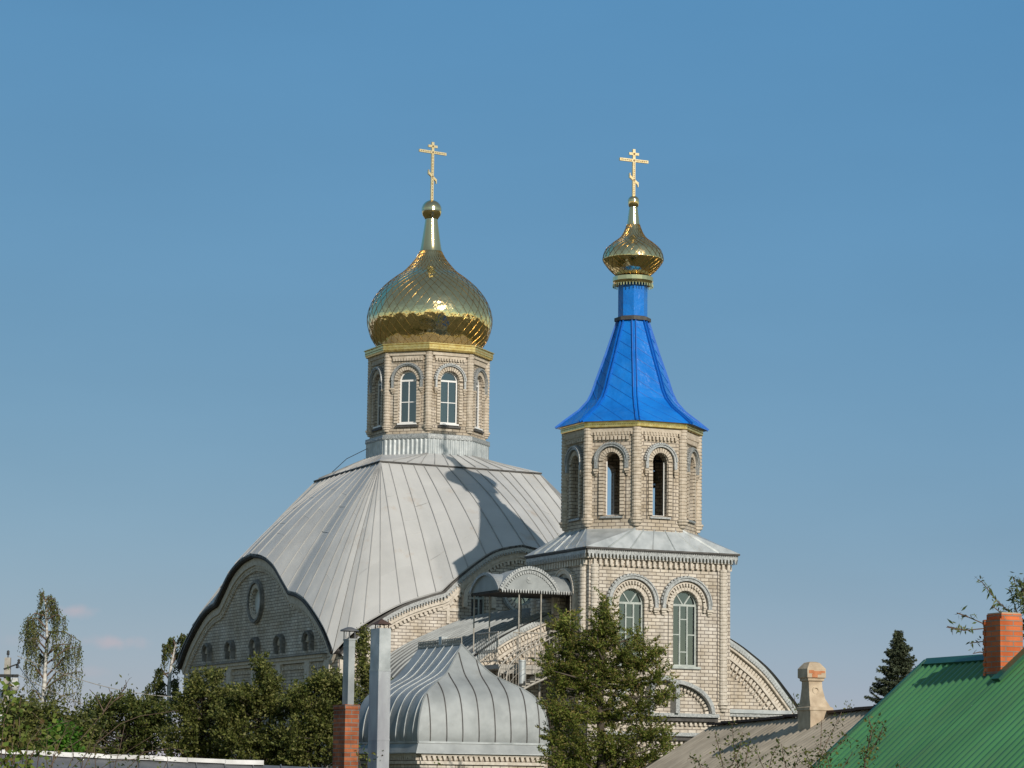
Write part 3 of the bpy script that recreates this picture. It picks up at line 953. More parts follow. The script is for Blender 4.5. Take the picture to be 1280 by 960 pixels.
def dome(name, prof, N, parent, cx=0, cy=0, tilt=.012, rows_k=1.5, jitter=.012, smooth_above=None):
    """onion dome clad in lozenge tiles, every tile a flat sheet of its own, lapped over the one below"""
    P = smooth(prof, 8)
    L = [0]
    for k in range(len(P) - 1):
        L.append(L[-1] + hypot(P[k + 1][0] - P[k][0], P[k + 1][1] - P[k][1]))

    def at_s(s):
        s = max(0, min(L[-1] - 1e-6, s))
        lo = np.searchsorted(L, s, side='right') - 1
        lo = min(lo, len(P) - 2)
        w = (s - L[lo]) / (L[lo + 1] - L[lo])
        return P[lo][0] + (P[lo + 1][0] - P[lo][0]) * w, P[lo][1] + (P[lo + 1][1] - P[lo][1]) * w

    def nrm(s):
        r0, z0 = at_s(s - .03); r1, z1 = at_s(s + .03)
        dr, dz = r1 - r0, z1 - z0
        l = hypot(dr, dz) or 1
        return dz / l, -dr / l
    S = [0]
    while S[-1] < L[-1]:
        r, z = at_s(S[-1])
        S.append(S[-1] + max(.20 if N > 30 else .12, min(.36, rows_k * pi * r / N)))
    b = MB()

    def pt(i, j, lift):
        s = S[max(0, min(i, len(S) - 1))]
        r, z = at_s(s); nr, nz_ = nrm(s)
        r += nr * lift; z += nz_ * lift
        a = 2 * pi * j / N
        return (cx + r * cos(a), cy + r * sin(a), z)
    # the gilded shell, smooth with shallow dents, and the lapped seams of the lozenge sheets
    b.lathe(P, cx, cy, n=96, m=0)
    shell_top = len(S) - 1
    for i in range(0, len(S) - 1):
        for j in range(N):
            jj = j + (.5 if i % 2 else 0)
            for sgn in (-.5, .5):
                prv = None
                for q in range(4):
                    f = q / 3
                    s_ = S[i] + (S[i + 1] - S[i]) * f
                    r, z = at_s(s_); nr, nz_ = nrm(s_)
                    a = 2 * pi * (jj + sgn * f) / N
                    p = Vector((cx + (r + nr * .003) * cos(a), cy + (r + nr * .003) * sin(a), z + nz_ * .003))
                    nn = Vector((nr * cos(a), nr * sin(a), nz_))
                    if prv is not None:
                        b.bar(prv, p, .008 if r > .5 else .005, .010, m=1, up=nn)
                    prv = p
    return b.build(name, ['gold', 'goldseam'], parent)


PD = [(1.72, 16.36), (1.85, 16.56), (2.02, 16.84), (2.15, 17.35), (2.10, 17.78), (1.91, 18.20), (1.64, 18.55), (1.28, 18.87), (.95, 19.11), (.76, 19.30), (.52, 19.60), (.385, 19.85)]
d1 = dome('onion_dome', PD, 40, church, tilt=.004, jitter=.008)
nk = MB()
nk.lathe([(.44, 19.72), (.392, 19.83), (.35, 20.02), (.30, 20.35), (.25, 20.7), (.21, 21.02)], n=32)
nk.lathe([(.23, 21.0), (.25, 21.04), (.31, 21.12), (.335, 21.20), (.345, 21.26)], n=20)
nk.lathe([(.345, 21.26)] + [(.345 * cos(a), 21.33 + .34 * sin(a)) for a in [radians(q) for q in range(-10, 91, 10)]], n=20)
nk.build('finial', 'goldsmooth', d1)


def cross(name, parent, x, y, z0, zt, zbar, hw, ang, zfoot, w=.085):
    b = MB()
    F = Fr((x, y, 0), (cos(ang), sin(ang), 0), (sin(ang), -cos(ang), 0))
    h = w / 2
    b.fbox(F, -h, h, z0, zt, -.03, .03)
    b.fbox(F, -hw, -h, zbar - h, zbar + h, -.03, .03); b.fbox(F, h, hw, zbar - h, zbar + h, -.03, .03)
    zu = zt - (zt - zbar) * .42
    b.fbox(F, -hw * .34, -h, zu - h * .9, zu + h * .9, -.028, .028); b.fbox(F, h, hw * .34, zu - h * .9, zu + h * .9, -.028, .028)
    # slanted foot rest with turned-up ends
    q = hw * .26
    b.fhex(F, [(-q, zfoot + q * .8), (-q, zfoot + q * .8 + w), (q, zfoot - q * .8 + w), (q, zfoot - q * .8)], -.036, .036)
    b.fbox(F, -q - w * .3, -q, zfoot + q * .8, zfoot + q * .8 + w * 1.7, -.036, .036)
    b.fbox(F, q, q + w * .3, zfoot - q * .8 - w * .7, zfoot - q * .8 + w, -.036, .036)
    # pierced ornament
    n = 16
    for k in range(n):
        z = z0 + .06 + (zbar - z0 - .1) * k / n
        b.fbox(F, -.012, .012, z, z + (zbar - z0) / n * .55, -.033, .033, 1)
    for s_ in (-1, 1):
        for k in range(6):
            a = s_ * (h + .03 + k * (hw - h - .06) / 6)
            a2 = a + s_ * (hw - h) / 6 * .6
            b.fbox(F, min(a, a2), max(a, a2), zbar - .012, zbar + .012, -.033, .033, 1)
    for zz in (zbar, zfoot + w / 2, zu):
        b.fhex(F, [(0, zz - .04), (.04, zz), (0, zz + .04), (-.04, zz)], -.04, .04, 1)
    return b.build(name, ['goldcross', 'crossdark'], parent)


cross('cross', d1, 0, 0, 21.64, 23.72, 23.36, .55, radians(9), 22.45, .095)

# ---- narthex: a low wing under a curved roof between the nave and the bell tower
NW = 5.85
VN = 14.8
FN = Fr((0, -VN, 0), (1, 0, 0), (0, -1, 0))
nh = smooth([(-5.85, 3.85), (-5.32, 4.48), (-4.77, 5.08), (-4.2, 5.52), (-3.5, 5.95), (-2.1, 6.58), (-1.2, 6.86), (0, 7.02)], 5)
PN = mirror(nh)
nw = MB()
nw.poly(FN, [(-NW, BASE), (NW, BASE)] + PN[::-1], [arch(-3.9, .9, 2.2, .8), arch(3.9, .9, 2.2, .8)], reveal=.2)
nw.face([(-NW, -VN, BASE), (-NW, -HV, BASE), (-NW, -HV, 3.85), (-NW, -VN, 3.85)])
nw.face([(NW, -VN, BASE), (NW, -HV, BASE), (NW, -HV, 3.85), (NW, -VN, 3.85)])
nw.build('narthex_wall', 'brick', church)
nr = MB()
Pn = resample(PN, .12)
rows = [[(a * (1 + .18 / NW), -v, z + .05) for a, z in Pn] for v in (VN + .2, (VN + HV) / 2, HV + .02)]
nr.grid(rows, 0, True)
v = VN + .05
while v > HV + .1:
    for k in range(0, len(Pn) - 2, 2):
        p, q = Pn[k], Pn[min(k + 2, len(Pn) - 1)]
        nr.bar((p[0] * 1.03, -v, p[1] + .07), (q[0] * 1.03, -v, q[1] + .07), .03, .06, m=1)
    v -= .42
nr.build('narthex_roof', ['galv_dull', 'galv_old'], church)
nt_ = MB()
nt_.ribbon(FN, PN, -.06, .10, .0, .19, 1)
nt_.ribbon(FN, PN, .10, .17, 0, .15, 0)
nt_.teeth(FN, PN, .0, .09, .09, .055, .19, .205, 2)
nt_.ribbon(FN, PN, .36, .44, 0, .13, 0)
nt_.teeth(FN, PN, .17, .34, .11, .08, 0, .05, 0)
nt_.teeth(FN, PN, .46, .60, .16, .10, 0, .09, 0)
nt_.teeth(FN, PN, .66, .76, .16, .09, 0, .07, 0, point=True)
for a0, a1 in ((2.3, 5.62), (-5.62, -2.3)):
    nt_.fbox(FN, a0, a1, 3.86, 3.97, 0, .18, 1)
    nt_.fbox(FN, a0 + .1, a1, 3.76, 3.86, 0, .13, 2)
    k = a0 + .2
    while k < a1 - .1:
        nt_.fbox(FN, k, k + .07, 3.56, 3.76, 0, .09, 0); k += .15
    nt_.fbox(FN, a0, a1, 3.16, 3.24, 0, .1, 1)
nt_.build('narthex_moulding', ['brick_trim', 'galv', 'lace'], church)

# ================================================================== BELL TOWER
tw_o = Vector((OX + BT * sin(TH), OY - BT * cos(TH), 0))
tower = empty('bell_tower', tw_o, TH, 'octagonal white brick bell tower with blue tented spire and small golden dome', 'bell tower')
TU, TD = 2.25, 1.85
TF = Fr((0, -TD, 0), (1, 0, 0), (0, -1, 0))
TL = Fr((-TU, 0, 0), (0, -1, 0), (-1, 0, 0))
TR = Fr((TU, 0, 0), (0, 1, 0), (1, 0, 0))
TB = Fr((0, TD, 0), (-1, 0, 0), (0, 1, 0))
ZE = 8.25
w = MB()
wins = [(-.90, 5.06, 6.80, .80), (.81, 5.06, 6.80, .80)]
w.poly(TF, [(-TU, BASE), (TU, BASE), (TU, ZE), (-TU, ZE)], [arch(*q) for q in wins] + [arch(0, BASE + .1, 1.2, 1.4)], reveal=.2)
door_a = .40                                      # along TL, i.e. -v
w.poly(TL, [(-TD, BASE), (TD, BASE), (TD, ZE), (-TD, ZE)], [arch(door_a, 5.02, 7.05, .95)], reveal=.3)
w.poly(TR, [(-TD, BASE), (TD, BASE), (TD, ZE), (-TD, ZE)])
w.poly(TB, [(-TU, BASE), (TU, BASE), (TU, ZE), (-TU, ZE)])
w.build('wall', 'brick', tower)
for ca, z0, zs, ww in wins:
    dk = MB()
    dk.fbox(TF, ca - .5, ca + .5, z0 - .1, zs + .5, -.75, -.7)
    dk.build('room_darkness', 'dark', tower)  # black panel standing in for the unlit space behind the window
for q in wins:
    window(tower, TF, q[0], q[1], q[2], q[3], 'tracery', -.13)
dr = MB()
dr.poly(TL, arch(door_a, 5.02, 7.05, .95), d=-.2)
dr.fbox(TL, door_a - .02, door_a + .02, 5.02, 7.3, -.2, -.17)
dr.build('door', 'soffit', tower)
tt = MB()
for ca, z0, zs, ww in wins:
    tt.vous(TF, ca, zs, .41, .52, 0, .02, n=15, gap=.1)
    tt.vous(TF, ca, zs, .53, .61, 0, .09, n=19, gap=.45)
    tt.ring(TF, ca, zs, .61, .64, 0, .05, n=24)
    hood(tt, TF, ca, zs, .68, .79, .12, 0, .12, m=1)
    for s_ in (-1, 1):
        corbel(tt, TF, ca + s_ * .735, zs - .12, .2)
        corbel(tt, TF, ca + s_ * .57, zs - .02, .1)
        for k in range(3):
            a0 = ca + s_ * .57
            tt.fbox(TF, a0 - .04, a0 + .04, zs - .02 - k * .09, zs + .03 - k * .09, 0, .08)
    tt.fbox(TF, ca - .46, ca + .46, z0 - .07, z0 - .015, 0, .06, 1)
hood(tt, TL, door_a, 7.05, .60, .74, .5, 0, .12, m=0)
tt.vous(TL, door_a, 7.05, .49, .60, 0, .05, n=15)
# cornice: brick steps, dentils, tin lace
for F, H in ((TF, TU), (TL, TD), (TR, TD), (TB, TU)):
    tt.fbox(F, -H, H, ZE - .12, ZE, 0, .12)
    tt.fbox(F, -H, H, ZE - .24, ZE - .12, 0, .08)
    k = -H + .1
    while k < H - .1:
        tt.fbox(F, k, k + .08, ZE - .42, ZE - .26, 0, .11); k += .17
    P = [(-H - .13, ZE + .02), (H + .13, ZE + .02)]
    tt.ribbon(F, P, 0, .14, .165, .18, 1)
    tt.teeth(F, P, .14, .26, .11, .075, .165, .18, 1, point=True)
    tt.teeth(F, P, .0, .05, .06, .03, .18, .195, 2)
# thin vertical dark strips painting the shadow of grooves between the windows and the corner shafts
tt.fbox(TF, TU - .42, TU - .405, 4.1, ZE - .45, 0, .012, 2)
tt.fbox(TF, .245, .262, 5.0, 6.55, 0, .012, 2)
tt.fbox(TF, -TU + .30, -TU + .315, 4.1, ZE - .45, 0, .012, 2)
# ground-floor portal: two quarter arches either side of a projecting arch, ledges below
for s_ in (-1, 1):
    Q = [(s_ * (.22 + 1.42 * sin(radians(t))), 3.74 + .95 * cos(radians(t))) for t in range(0, 91, 6)]
    if s_ < 0:
        Q = Q[::-1]
    tt.ribbon(TF, Q, 0, .11, 0, .26, 1)
    tt.teeth(TF, Q, .13, .24, .13, .08, 0, .1, 0)
    tt.fbox(TF, min(s_ * .34, s_ * .46), max(s_ * .34, s_ * .46), 3.74, 4.42, 0, .34, 1)
tt.ring(TF, 0, 4.32, .34, .46, 0, .36, n=16, m=1)
tt.vous(TF, 0, 4.2, .2, .32, 0, .2, n=13)
for z0, H in ((3.64, 1.78), (3.10, 1.78)):
    tt.fbox(TF, -H, H, z0, z0 + .10, 0, .24, 1)
    tt.fbox(TF, -H, H, z0 - .12, z0, 0, .16, 2)
    k = -H
    while k < H - .08:
        tt.fbox(TF, k, k + .07, z0 - .24, z0 - .14, 0, .08); k += .15
tt.fbox(TF, -TU, TU, 2.2, 2.35, 0, .1)
tt.build('brick_moulding', ['brick_trim', 'lace', 'gutter'], tower)  # gutter also colours the strips painted as groove shadow
for x, y in ((-TU + .17, -TD - .02), (TU - .24, -TD - .02), (-TU - .01, -TD + .3), (TU, TD - .1), (-TU, TD - .1)):
    c = MB()
    column(c, x, y, 4.05, ZE - .42, .12)
    for i, rr in enumerate((.16, .12, .08)):
        c.lathe([(rr * .6, 3.98 - i * .09), (rr, 4.0 - i * .09), (rr, 4.06 - i * .09)], x, y, n=10, smooth=False)
    c.build('corner_column', 'brick_trim', tower)

# low roof between the square and the octagon
RT = 1.93
lr = MB()
EU, ED, EZ = TU + .20, TD + .22, ZE + .06
sq = [Vector((-EU, -ED, EZ)), Vector((EU, -ED, EZ)), Vector((EU, ED, EZ)), Vector((-EU, ED, EZ))]
oc = [Vector((RT * cos(a), RT * sin(a) * .98, 8.93)) for a in vv]
for k in range(4):
    a, b_ = oc[2 * k], oc[2 * k + 1]
    lr.face([sq[k], b_, a]); nx = oc[(2 * k + 2) % 8]; cn = sq[(k + 1) % 4]
    lr.face([sq[k], cn, nx, b_])
    lr.face([sq[k], cn, cn - Vector((0, 0, .05)), sq[k] - Vector((0, 0, .05))], 1)
    n = 7 if k % 2 == 0 else 6
    for i in range(1, n):
        f = i / n
        e = sq[k].lerp(cn, f); t = b_.lerp(nx, min(1, max(0, (f - .15) / .7)))
        lr.bar(e + Vector((0, 0, .01)), t + Vector((0, 0, .01)), .022, .045, m=0)
lr.face([sq[0] - Vector((0, 0, .052)), sq[3] - Vector((0, 0, .052)), sq[2] - Vector((0, 0, .052)), sq[1] - Vector((0, 0, .052))], 2)
lr.build('lower_roof', ['galv', 'gutter', 'soffit'], tower)

# belfry octagon
APT = RT * cos(radians(22.5)); hT = RT * sin(radians(22.5))
BZ0, BZ1 = 8.80, 11.80
bw = MB(); bi = MB(); bt_ = MB()
bf = [wallframe(0, 0, radians(-135 + 45 * k), APT) for k in range(8)]
VZ0, VZS, VW = 9.30, 10.86, .46
for F in bf:
    bw.poly(F, [(-hT, BZ0), (hT, BZ0), (hT, BZ1), (-hT, BZ1)], [arch(0, VZ0, VZS, VW)], reveal=.28)
    bi.poly(F, [(-hT * .82, BZ0), (hT * .82, BZ0), (hT * .82, BZ1), (-hT * .82, BZ1)], [arch(0, VZ0, VZS, VW)], d=-.28)
    for s_ in (-1, 1):
        for k in range(int((VZS - VZ0) / .1)):
            a0 = s_ * (VW / 2 + .02); a1 = s_ * (VW / 2 + .15)
            bt_.fbox(F, min(a0, a1), max(a0, a1), VZ0 + k * .1 + .012, VZ0 + (k + 1) * .1 - .012, 0, .055)
        corbel(bt_, F, s_ * (VW / 2 + .235), VZS - .24, .13)
        bt_.fbox(F, min(s_ * (VW / 2 + .185), s_ * (VW / 2 + .2)), max(s_ * (VW / 2 + .185), s_ * (VW / 2 + .2)), VZ0 - .1, VZS - .3, 0, .012, 2)
    bt_.vous(F, 0, VZS, VW / 2 + .02, VW / 2 + .15, 0, .055, n=13)
    hood(bt_, F, 0, VZS, VW / 2 + .18, VW / 2 + .27, .22, 0, .12, m=1)
    bt_.fbox(F, -VW / 2 - .1, VW / 2 + .1, VZ0 - .08, VZ0 - .03, 0, .07, 1)
    for k in range(9):
        a = -hT + .26 + k * (2 * hT - .52) / 8
        bt_.fbox(F, a - .035, a + .035, BZ1 - .34, BZ1 - .24, 0, .08)
    bt_.fbox(F, -hT + .2, hT - .2, BZ1 - .24, BZ1 - .12, 0, .05)
    bt_.teeth(F, [(-hT, BZ1 - .12), (hT, BZ1 - .12)], 0, .08, .09, .05, 0, .08)
    bt_.fbox(F, -hT, hT, BZ1 - .12, BZ1, 0, .07)
bw.build('belfry_wall', 'brick_drum', tower)
bi.face([(-1.7, -1.7, BZ0 + .2), (1.7, -1.7, BZ0 + .2), (1.7, 1.7, BZ0 + .2), (-1.7, 1.7, BZ0 + .2)][::1]) if False else None
bi.lathe([(0.01, 9.0), (1.6, 9.0)], n=8, a0=radians(22.5)); bi.lathe([(0.01, 11.9), (1.6, 11.9)], n=8, a0=radians(22.5))
bi.build('belfry_lining', 'oldredbrick' if False else 'brick_drum', tower)
bt_.build('belfry_moulding', ['drum_trim', 'lace', 'gutter'], tower)
for k in range(8):
    a = radians(-157.5 + 45 * k)
    c = MB()
    column(c, (RT - .02) * cos(a), (RT - .02) * sin(a), BZ0 + .42, BZ1 - .02, .14)
    for i, rr in enumerate((.19, .16, .10)):
        c.lathe([(rr * .8, BZ0 + .42 - i * .08 - .08), (rr, BZ0 + .42 - i * .08 - .05), (rr, BZ0 + .42 - i * .08)], (RT - .02) * cos(a), (RT - .02) * sin(a), n=12, smooth=False)
    c.build('corner_column', 'drum_trim', tower)
# white metal guards standing in the bell openings
for F in bf:
    fo = MB()
    fo.fbox(F, -VW / 2, -VW / 2 + .025, VZ0, VZS, -.2, -.17); fo.fbox(F, VW / 2 - .025, VW / 2, VZ0, VZS, -.2, -.17)
    fo.fbox(F, -VW / 2, VW / 2, VZ0, VZ0 + .03, -.2, -.17)
    fo.build('opening_frame', 'pvc', tower)

# gilded band under the spire, spire, neck, dome
RE = 2.16
cb = MB()
cb.lathe([(1.8, BZ1), (RE - .1, BZ1 + .01), (RE - .08, BZ1 + .03), (RE - .08, BZ1 + .16), (RE - .04, BZ1 + .19)], n=8, a0=radians(22.5), smooth=False)
for k in range(8):
    F = wallframe(0, 0, radians(-135 + 45 * k), (RE - .08) * cos(radians(22.5)))
    h = (RE - .08) * sin(radians(22.5))
    for i in range(30):
        a = -h + h * (2 * i + 1) / 30
        cb.fbox(F, a - .010, a + .010, BZ1 + .08, BZ1 + .10, 0, .006, 1)
cb.build('spire_cornice', ['goldband', 'crossdark'], tower)
SP = [(2.23, 11.98), (1.90, 12.24), (1.55, 12.50), (1.30, 12.78), (1.17, 13.05), (1.06, 13.39), (.79, 14.15), (.455, 15.16)]
sp = MB()
SPs = [SP[0]] + [SP[1], SP[2], SP[3], SP[4], SP[5], SP[6], SP[7]]
sp.lathe([(1.95, 11.985), (2.23, 11.975)] + SPs, n=8, a0=radians(22.5), smooth=False)
for k in range(8):
    a = radians(22.5 + 45 * k)
    for da, m_ in ((-.055, 1), (.055, 1)):
        for i in range(len(SP) - 1):
            (r0, z0), (r1, z1) = SP[i], SP[i + 1]
            t = Vector((-sin(a), cos(a), 0)) * da * (1 if r0 > .6 else .7)
            sp.bar(Vector((r0 * cos(a), r0 * sin(a), z0)) * 1.0 + t, Vector((r1 * cos(a), r1 * sin(a), z1)) + t, .028, .07, m=m_)
    # diagonal sheet seams on each side
    am = a + radians(22.5)

    def spr(z):
        for i in range(len(SP) - 1):
            if SP[i][1] <= z <= SP[i + 1][1]:
                f = (z - SP[i][1]) / (SP[i + 1][1] - SP[i][1])
                return SP[i][0] + (SP[i + 1][0] - SP[i][0]) * f
        return None
    zc_ = 11.4 + .12 * (k % 3)
    while zc_ < 16.2:
        prevp = None
        for i in range(41):
            x = -.9 + 1.8 * i / 40
            z = zc_ + .62 * x * (1 if k % 8 != 9 else -1)
            r_ = spr(z)
            if r_ is not None and abs(x) < r_ * sin(radians(22.5)) - .03:
                ap = r_ * cos(radians(22.5)) + .004
                p = Vector((cos(am) * ap + sin(am) * x, sin(am) * ap - cos(am) * x, z))
                if prevp is not None:
                    sp.bar(prevp, p, .012, .010, m=1)
                prevp = p
            else:
                prevp = None
        zc_ += .36
spire = sp.build('spire', ['blue', 'blue_seam'], tower)
nb = MB()
nb.lathe([(.43, 15.2), (.43, 16.28)], n=8, a0=radians(22.5), smooth=False)
nb.build('spire_neck', 'blue', spire)
rg = MB()
rg.lathe([(.40, 15.14), (.54, 15.15), (.54, 15.25), (.40, 15.30)], n=8, a0=radians(22.5), smooth=False)
rg.build('spire_ring', 'gutter', tower)
rg = MB()
rg.lathe([(.40, 16.24), (.57, 16.24), (.585, 16.30), (.60, 16.34), (.60, 16.46), (.50, 16.49)], n=24, smooth=False, m=1)
for k in range(40):
    a = 2 * pi * k / 40
    rg.box(.585 * cos(a) - .012, .585 * cos(a) + .012, .585 * sin(a) - .012, .585 * sin(a) + .012, 16.17, 16.25, 1)
rg.build('dome_collar', ['gutter', 'goldsmooth'], tower)
PS = [(.47, 16.50), (.54, 16.56), (.70, 16.71), (.86, 16.92), (.89, 17.04), (.81, 17.29), (.61, 17.48), (.38, 17.66), (.26, 17.86), (.19, 18.05)]
d2 = dome('onion_dome', PS, 26, tower, tilt=.003, jitter=.005, rows_k=1.3)
nk = MB()
nk.lathe([(.19, 18.03), (.185, 18.07), (.115, 18.62)], n=16)
nk.lathe([(.13, 18.58), (.15, 18.62), (.16, 18.68), (.165, 18.73)], n=18)
nk.lathe([(.165, 18.73)] + [(.165 * cos(a), 18.77 + .15 * sin(a)) for a in [radians(q) for q in range(-10, 91, 10)]], n=18)
nk.build('finial', 'goldsmooth', d2)
cross('cross', d2, 0, 0, 18.9, 20.32, 19.98, .47, radians(0), 19.35, .085)


# bells
def bell(x, y, z, r, label):
    b = MB()
    h = r * 1.7
    b.lathe([(.02, z), (r * .45, z - .03), (r * .55, z - h * .15), (r * .6, z - h * .5), (r * .75, z - h * .8), (r, z - h), (r * .92, z - h), (r * .6, z - h * .7)], n=20)
    root = empty('bell', tw_o, TH, label, 'bell')
    bo = b.build('body', 'bronze', root)
    y_ = MB(); y_.bar((x, y, z + .02), (x, y, z + .35), .05); y_.bar((x - .25, y, z + .3), (x + .25, y, z + .3), .07)
    for v_ in b.v: pass
    bo.location = (x, y, 0)
    y_.build('yoke', 'dark', root)
    c = MB(); c.tube([(x, y, z - .1), (x, y, z - h - .08)], .02, 6); c.lathe([(.01, z - h - .16), (.05, z - h - .11), (.01, z - h - .05)], x, y, n=8)
    c.build('clapper', 'dark', root)


bell(-.35, -.55, 11.15, .36, 'large dark bronze bell in the left front opening of the belfry')
bell(.55, -.35, 10.75, .20, 'small dark bell in the right front opening of the belfry')

# ================================================================== SIDE CHAPEL with the swelling grey roof
ch_o = Vector((-6.23, -17.0, 0))
ch_w = Vector((OX + ch_o.x * cos(TH) - ch_o.y * sin(TH), OY + ch_o.x * sin(TH) + ch_o.y * cos(TH), 0))
chapel = empty('chapel', ch_w, TH, 'small brick chapel under a swelling grey sheet-metal tent roof with ridge railing', 'chapel')
CW = 1.80
cwall = MB()
CFf = Fr((0, -2.12, 0), (1, 0, 0), (0, -1, 0)); CFl = Fr((-CW, 0, 0), (0, -1, 0), (-1, 0, 0)); CFr = Fr((CW, 0, 0), (0, 1, 0), (1, 0, 0))
cwall.poly(CFf, [(-CW, BASE), (CW, BASE), (CW, 2.6), (-CW, 2.6)], [arch(0, BASE + .1, .6, 1.2)], reveal=.2)
cwall.poly(CFl, [(-2.2, BASE), (2.12, BASE), (2.12, 2.6), (-2.2, 2.6)], [arch(0, .2, 1.4, .7)], reveal=.2)
cwall.poly(CFr, [(-2.12, BASE), (2.2, BASE), (2.2, 2.6), (-2.12, 2.6)])
cwall.build('wall', 'brick', chapel)
dd = MB(); dd.poly(CFf, arch(0, BASE + .1, .6, 1.2), d=-.18); dd.build('door', 'soffit', chapel)
window(chapel, CFl, 0, .2, 1.4, .7, 'tracery', -.12)
ct = MB()
for F, a0, a1 in ((CFf, -CW, CW), (CFl, -2.1, 2.1), (CFr, -2.1, 2.1)):
    ct.fbox(F, a0, a1, 2.42, 2.56, 0, .10); ct.fbox(F, a0, a1, 2.20, 2.28, 0, .07)
    ct.teeth(F, [(a0, 2.42), (a1, 2.42)], 0, .12, .15, .11, 0, .09, point=True)
ct.build('brick_moulding', 'brick_trim', chapel)
OG = [(0, 5.45), (.33, 5.02), (.67, 4.64), (1.02, 4.42), (1.36, 4.22), (1.62, 3.98), (1.80, 3.60), (1.885, 3.18), (1.90, 2.92), (1.88, 2.76)]
OGs = smooth(OG, 5)
cr = MB()
RV0, RV1 = -.60, 2.45          # ridge ends along v (local), near and far


def hipv(wd): return RV0 - 1.60 * wd / 1.89


# side sheets
for s_ in (-1, 1):
    rows = []
    for wd, z in OGs:
        rows.append([(s_ * wd, hipv(wd) + (RV1 - hipv(wd)) * k / 12, z) for k in range(13)])
    cr.grid(rows, 0, True)
    for v0 in np.arange(-1.85, 2.3, .60):
        seg = [(s_ * (wd + .012), v0, z + .012) for wd, z in OGs if hipv(wd) <= v0]
        for p, q in zip(seg[:-1], seg[1:]):
            cr.bar(p, q, .02, .035, m=1, up=(0, 1, 0))
# front sheet
rows = []
for wd, z in OGs:
    rows.append([(-wd + 2 * wd * k / 14, hipv(wd), z) for k in range(15)])
cr.grid(rows, 0, True)
for uq in (-1.55, -1.08, -.62, -.15, .32, .78, 1.25, 1.62):
    seg = [(uq, hipv(wd) - .01, z + .01) for wd, z in OGs if wd >= abs(uq) - .001]
    for p, q in zip(seg[:-1], seg[1:]):
        cr.bar(p, q, .012, .026, m=3, up=(1, 0, 0))
# hips, lip and flared skirt
for s_ in (-1, 1):
    seg = [(s_ * (wd + .005), hipv(wd) - .005, z + .01) for wd, z in OGs]
    for p, q in zip(seg[:-1], seg[1:]):
        cr.bar(p, q, .03, .03, m=0)
w0, z0 = OGs[-1]
e0 = [(-w0, hipv(w0)), (w0, hipv(w0)), (w0, RV1), (-w0, RV1)]
e1 = [(-w0 - .1, hipv(w0) - .1), (w0 + .1, hipv(w0) - .1), (w0 + .1, RV1), (-w0 - .1, RV1)]
for k in (0, 1, 3):
    a, b_ = k, (k + 1) % 4
    cr.face([e0[a] + (z0,), e0[b_] + (z0,), e1[b_] + (z0 - .26,), e1[a] + (z0 - .26,)])
    cr.bar(e0[a] + (z0 + .01,), e0[b_] + (z0 + .01,), .05, .05, m=1)
    cr.face([e1[a] + (z0 - .26,), e1[b_] + (z0 - .26,), e1[b_] + (z0 - .285,), e1[a] + (z0 - .285,)], 1)
cr.face([q + (z0 - .275,) for q in e1], 2)
# closed back
cr.face([(wd, RV1, z) for wd, z in OGs[::-1]] + [(-wd, RV1, z) for wd, z in OGs])
chr_ = cr.build('roof', ['galv_old', 'galv', 'soffit', 'gutter'], chapel)
rl = MB()
rl.bar((0, RV0, 5.47), (0, RV1, 5.47), .05); rl.bar((0, RV0, 5.62), (0, RV1, 5.62), .025)
for k in range(26):
    v0 = RV0 + (RV1 - RV0) * k / 25
    rl.bar((0, v0, 5.47), (0, v0, 5.66), .018)
    if k < 25:
        v1 = RV0 + (RV1 - RV0) * (k + 1) / 25
        rl.bar((0, v0, 5.49), (0, v1, 5.61), .014); rl.bar((0, v1, 5.49), (0, v0, 5.61), .014)
rl.build('ridge_railing', 'rail', chr_)
va = MB()
va.box(-.02, .16, .75, .95, 5.4, 5.72)
va.build('vent_box', 'galv', chr_)


def cw(u, v, z):
    return Vector((OX + u * cos(TH) - v * sin(TH), OY + u * sin(TH) + v * cos(TH), z))


# ================================================================== CANOPY, LANDING, STAIR
cano = empty('canopy', cw(-3.4, -15.5, 5.0), TH, 'small arched tin canopy on thin posts beside the tower door', 'canopy')
# local frame: x = u+3.4, y = v+15.5, z = z-5.0
X0_, X1_, Y0_, Y1_ = -1.2, 1.12, -.95, 1.05
ZC = 2.08
cb_ = MB()
nseg = 14


def barc(t, half, rise):
    """flat segmental arc"""
    return (-half + 2 * half * t, rise * (1 - (2 * t - 1) ** 2) ** .8 if 0 < t < 1 else 0)


yc, yh = (Y0_ + Y1_) / 2, (Y1_ - Y0_) / 2
rows = []
for k in range(nseg + 1):
    a, r = barc(k / nseg, yh, .50)
    rows.append([(x, yc + a, ZC + r) for x in (X0_, X0_ + .6, .2, X1_)])
cb_.grid(rows, 0, True)
# front lunette vault (crosses the first)
LX0, LX1 = -1.18, .58
lc, lh = (LX0 + LX1) / 2, (LX1 - LX0) / 2
rows = []
for k in range(nseg + 1):
    a, r = barc(k / nseg, lh, .62)
    rows.append([(lc + a, y, ZC + r + .005) for y in (Y0_ - .06, yc)])
cb_.grid(rows, 0, True)
